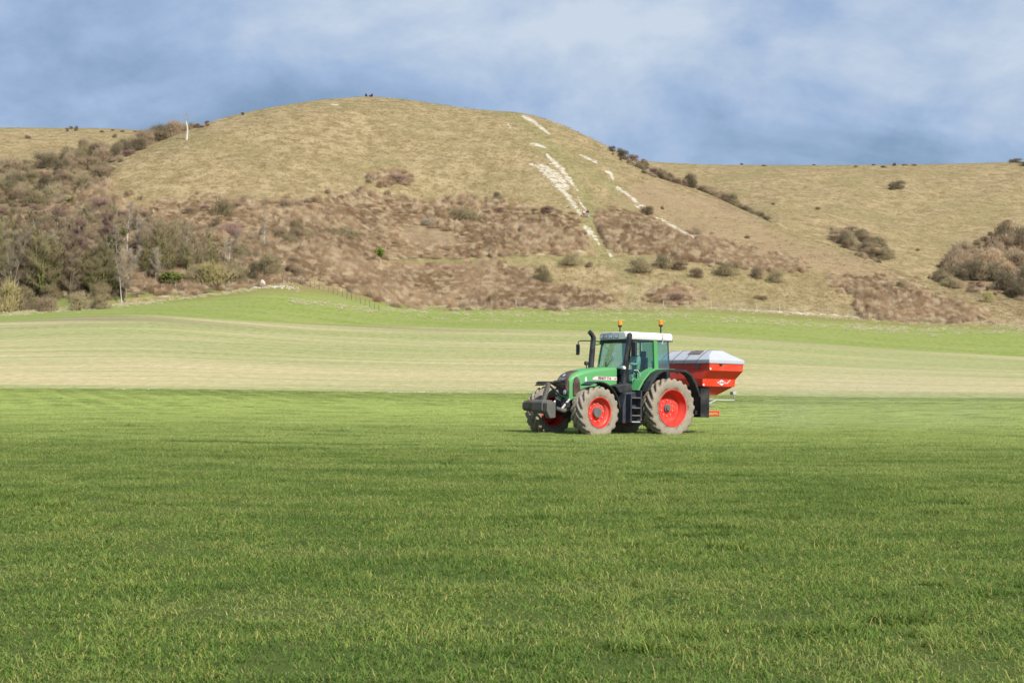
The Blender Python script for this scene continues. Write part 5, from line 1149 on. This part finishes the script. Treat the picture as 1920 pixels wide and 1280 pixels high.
# cover: peaked sheet over bows with hanging hem, small roll window and straps
mb = MB(); zt = 2.79; e_ = .03; A = [(x0+e_,-HY-e_,2.35),(x0+e_,HY+e_,2.35),(x1-e_,HY+e_,2.35),(x1-e_,-HY-e_,2.35)]; B = [(a_[0],a_[1],2.48) for a_ in A]
C = [(x0-.18,-HY+.20,2.64),(x0-.18,HY-.20,2.64),(x1+.35,HY-.22,2.66),(x1+.35,-HY+.22,2.66)]; D_ = [(x0-.42,-HY+.32,zt),(x0-.42,HY-.32,zt),(x1+.62,HY-.34,zt),(x1+.62,-HY+.34,zt)]
mb.loft([A, B, C, D_]); mb.build('cover', M_cov, SP, bevel=.02)
for y_ in (-.9,-.3,.3,.9):
    mb = MB(); mb.tube([(x0+.035,y_,2.33),(x0+.04,y_,2.49),(x0-.17,y_,2.655),(x0-.42,y_,2.798),(x1+.62,y_,2.798),(x1+.34,y_,2.67),(x1-.03,y_,2.49)], .012, 5); mb.build('strap', M_hub, SP)
mb = MB(); mb.sheet([(x0-.20,.15,2.66),(x0-.20,.75,2.66),(x0-.38,.75,2.775),(x0-.38,.15,2.775)], (.008,0,.012)); mb.build('cover_window', M_hub, SP)
mb = MB(); mb.lathe([(0,0),(.09,0),(.10,.02),(0,.02)], 16, 'X', (x0+.005,.85,2.28)); mb.build('badge', M_hub, SP)
tag(SP, 'orange red fertiliser spreader with grey cover mounted behind the green tractor', 'spreader')

# ------------------------------------------------------------------ thin dust drifting behind the spreader
mb = MB(); mb.box(7.0, 22.0, 50.0, 62.0, .02, 3.4); m = Mat('dust'); m.t.nodes.remove(m.b)
pv = m.n('ShaderNodeVolumePrincipled'); pv.inputs['Color'].default_value = (.86, .84, .78, 1)
geo = m.n('ShaderNodeNewGeometry').outputs['Position']
def gauss(cx_, sx_, sock): return m.math('POWER', 2.718, m.math('MULTIPLY', m.math('POWER', m.math('MULTIPLY', m.math('SUBTRACT', sock, cx_), 1/sx_), 2.0), -1.0))
sp_ = m.n('ShaderNodeSeparateXYZ'); m.l(geo, sp_.inputs[0]); nz_ = m.ramp(m.noise(m.coord('pos', (.5, .5, 1)), .55, 4, .6, .6), [(.40, 0), (.68, 1)])
d_ = m.math('MULTIPLY', gauss(12.5, 4.2, sp_.outputs['X']), gauss(55.8, 2.6, sp_.outputs['Y'])); d_ = m.math('MULTIPLY', d_, gauss(.9, 1.0, sp_.outputs['Z'])); d_ = m.math('MULTIPLY', d_, m.math('ADD', nz_, .25))
m.set(pv.inputs['Density'], m.math('MULTIPLY', d_, .055)); m.l(pv.outputs[0], m.out.inputs['Volume'])
ds = mb.build('dust', m.m); tag(ds, 'thin pale dust hanging over the crop behind the spreader', 'dust', kind='stuff')
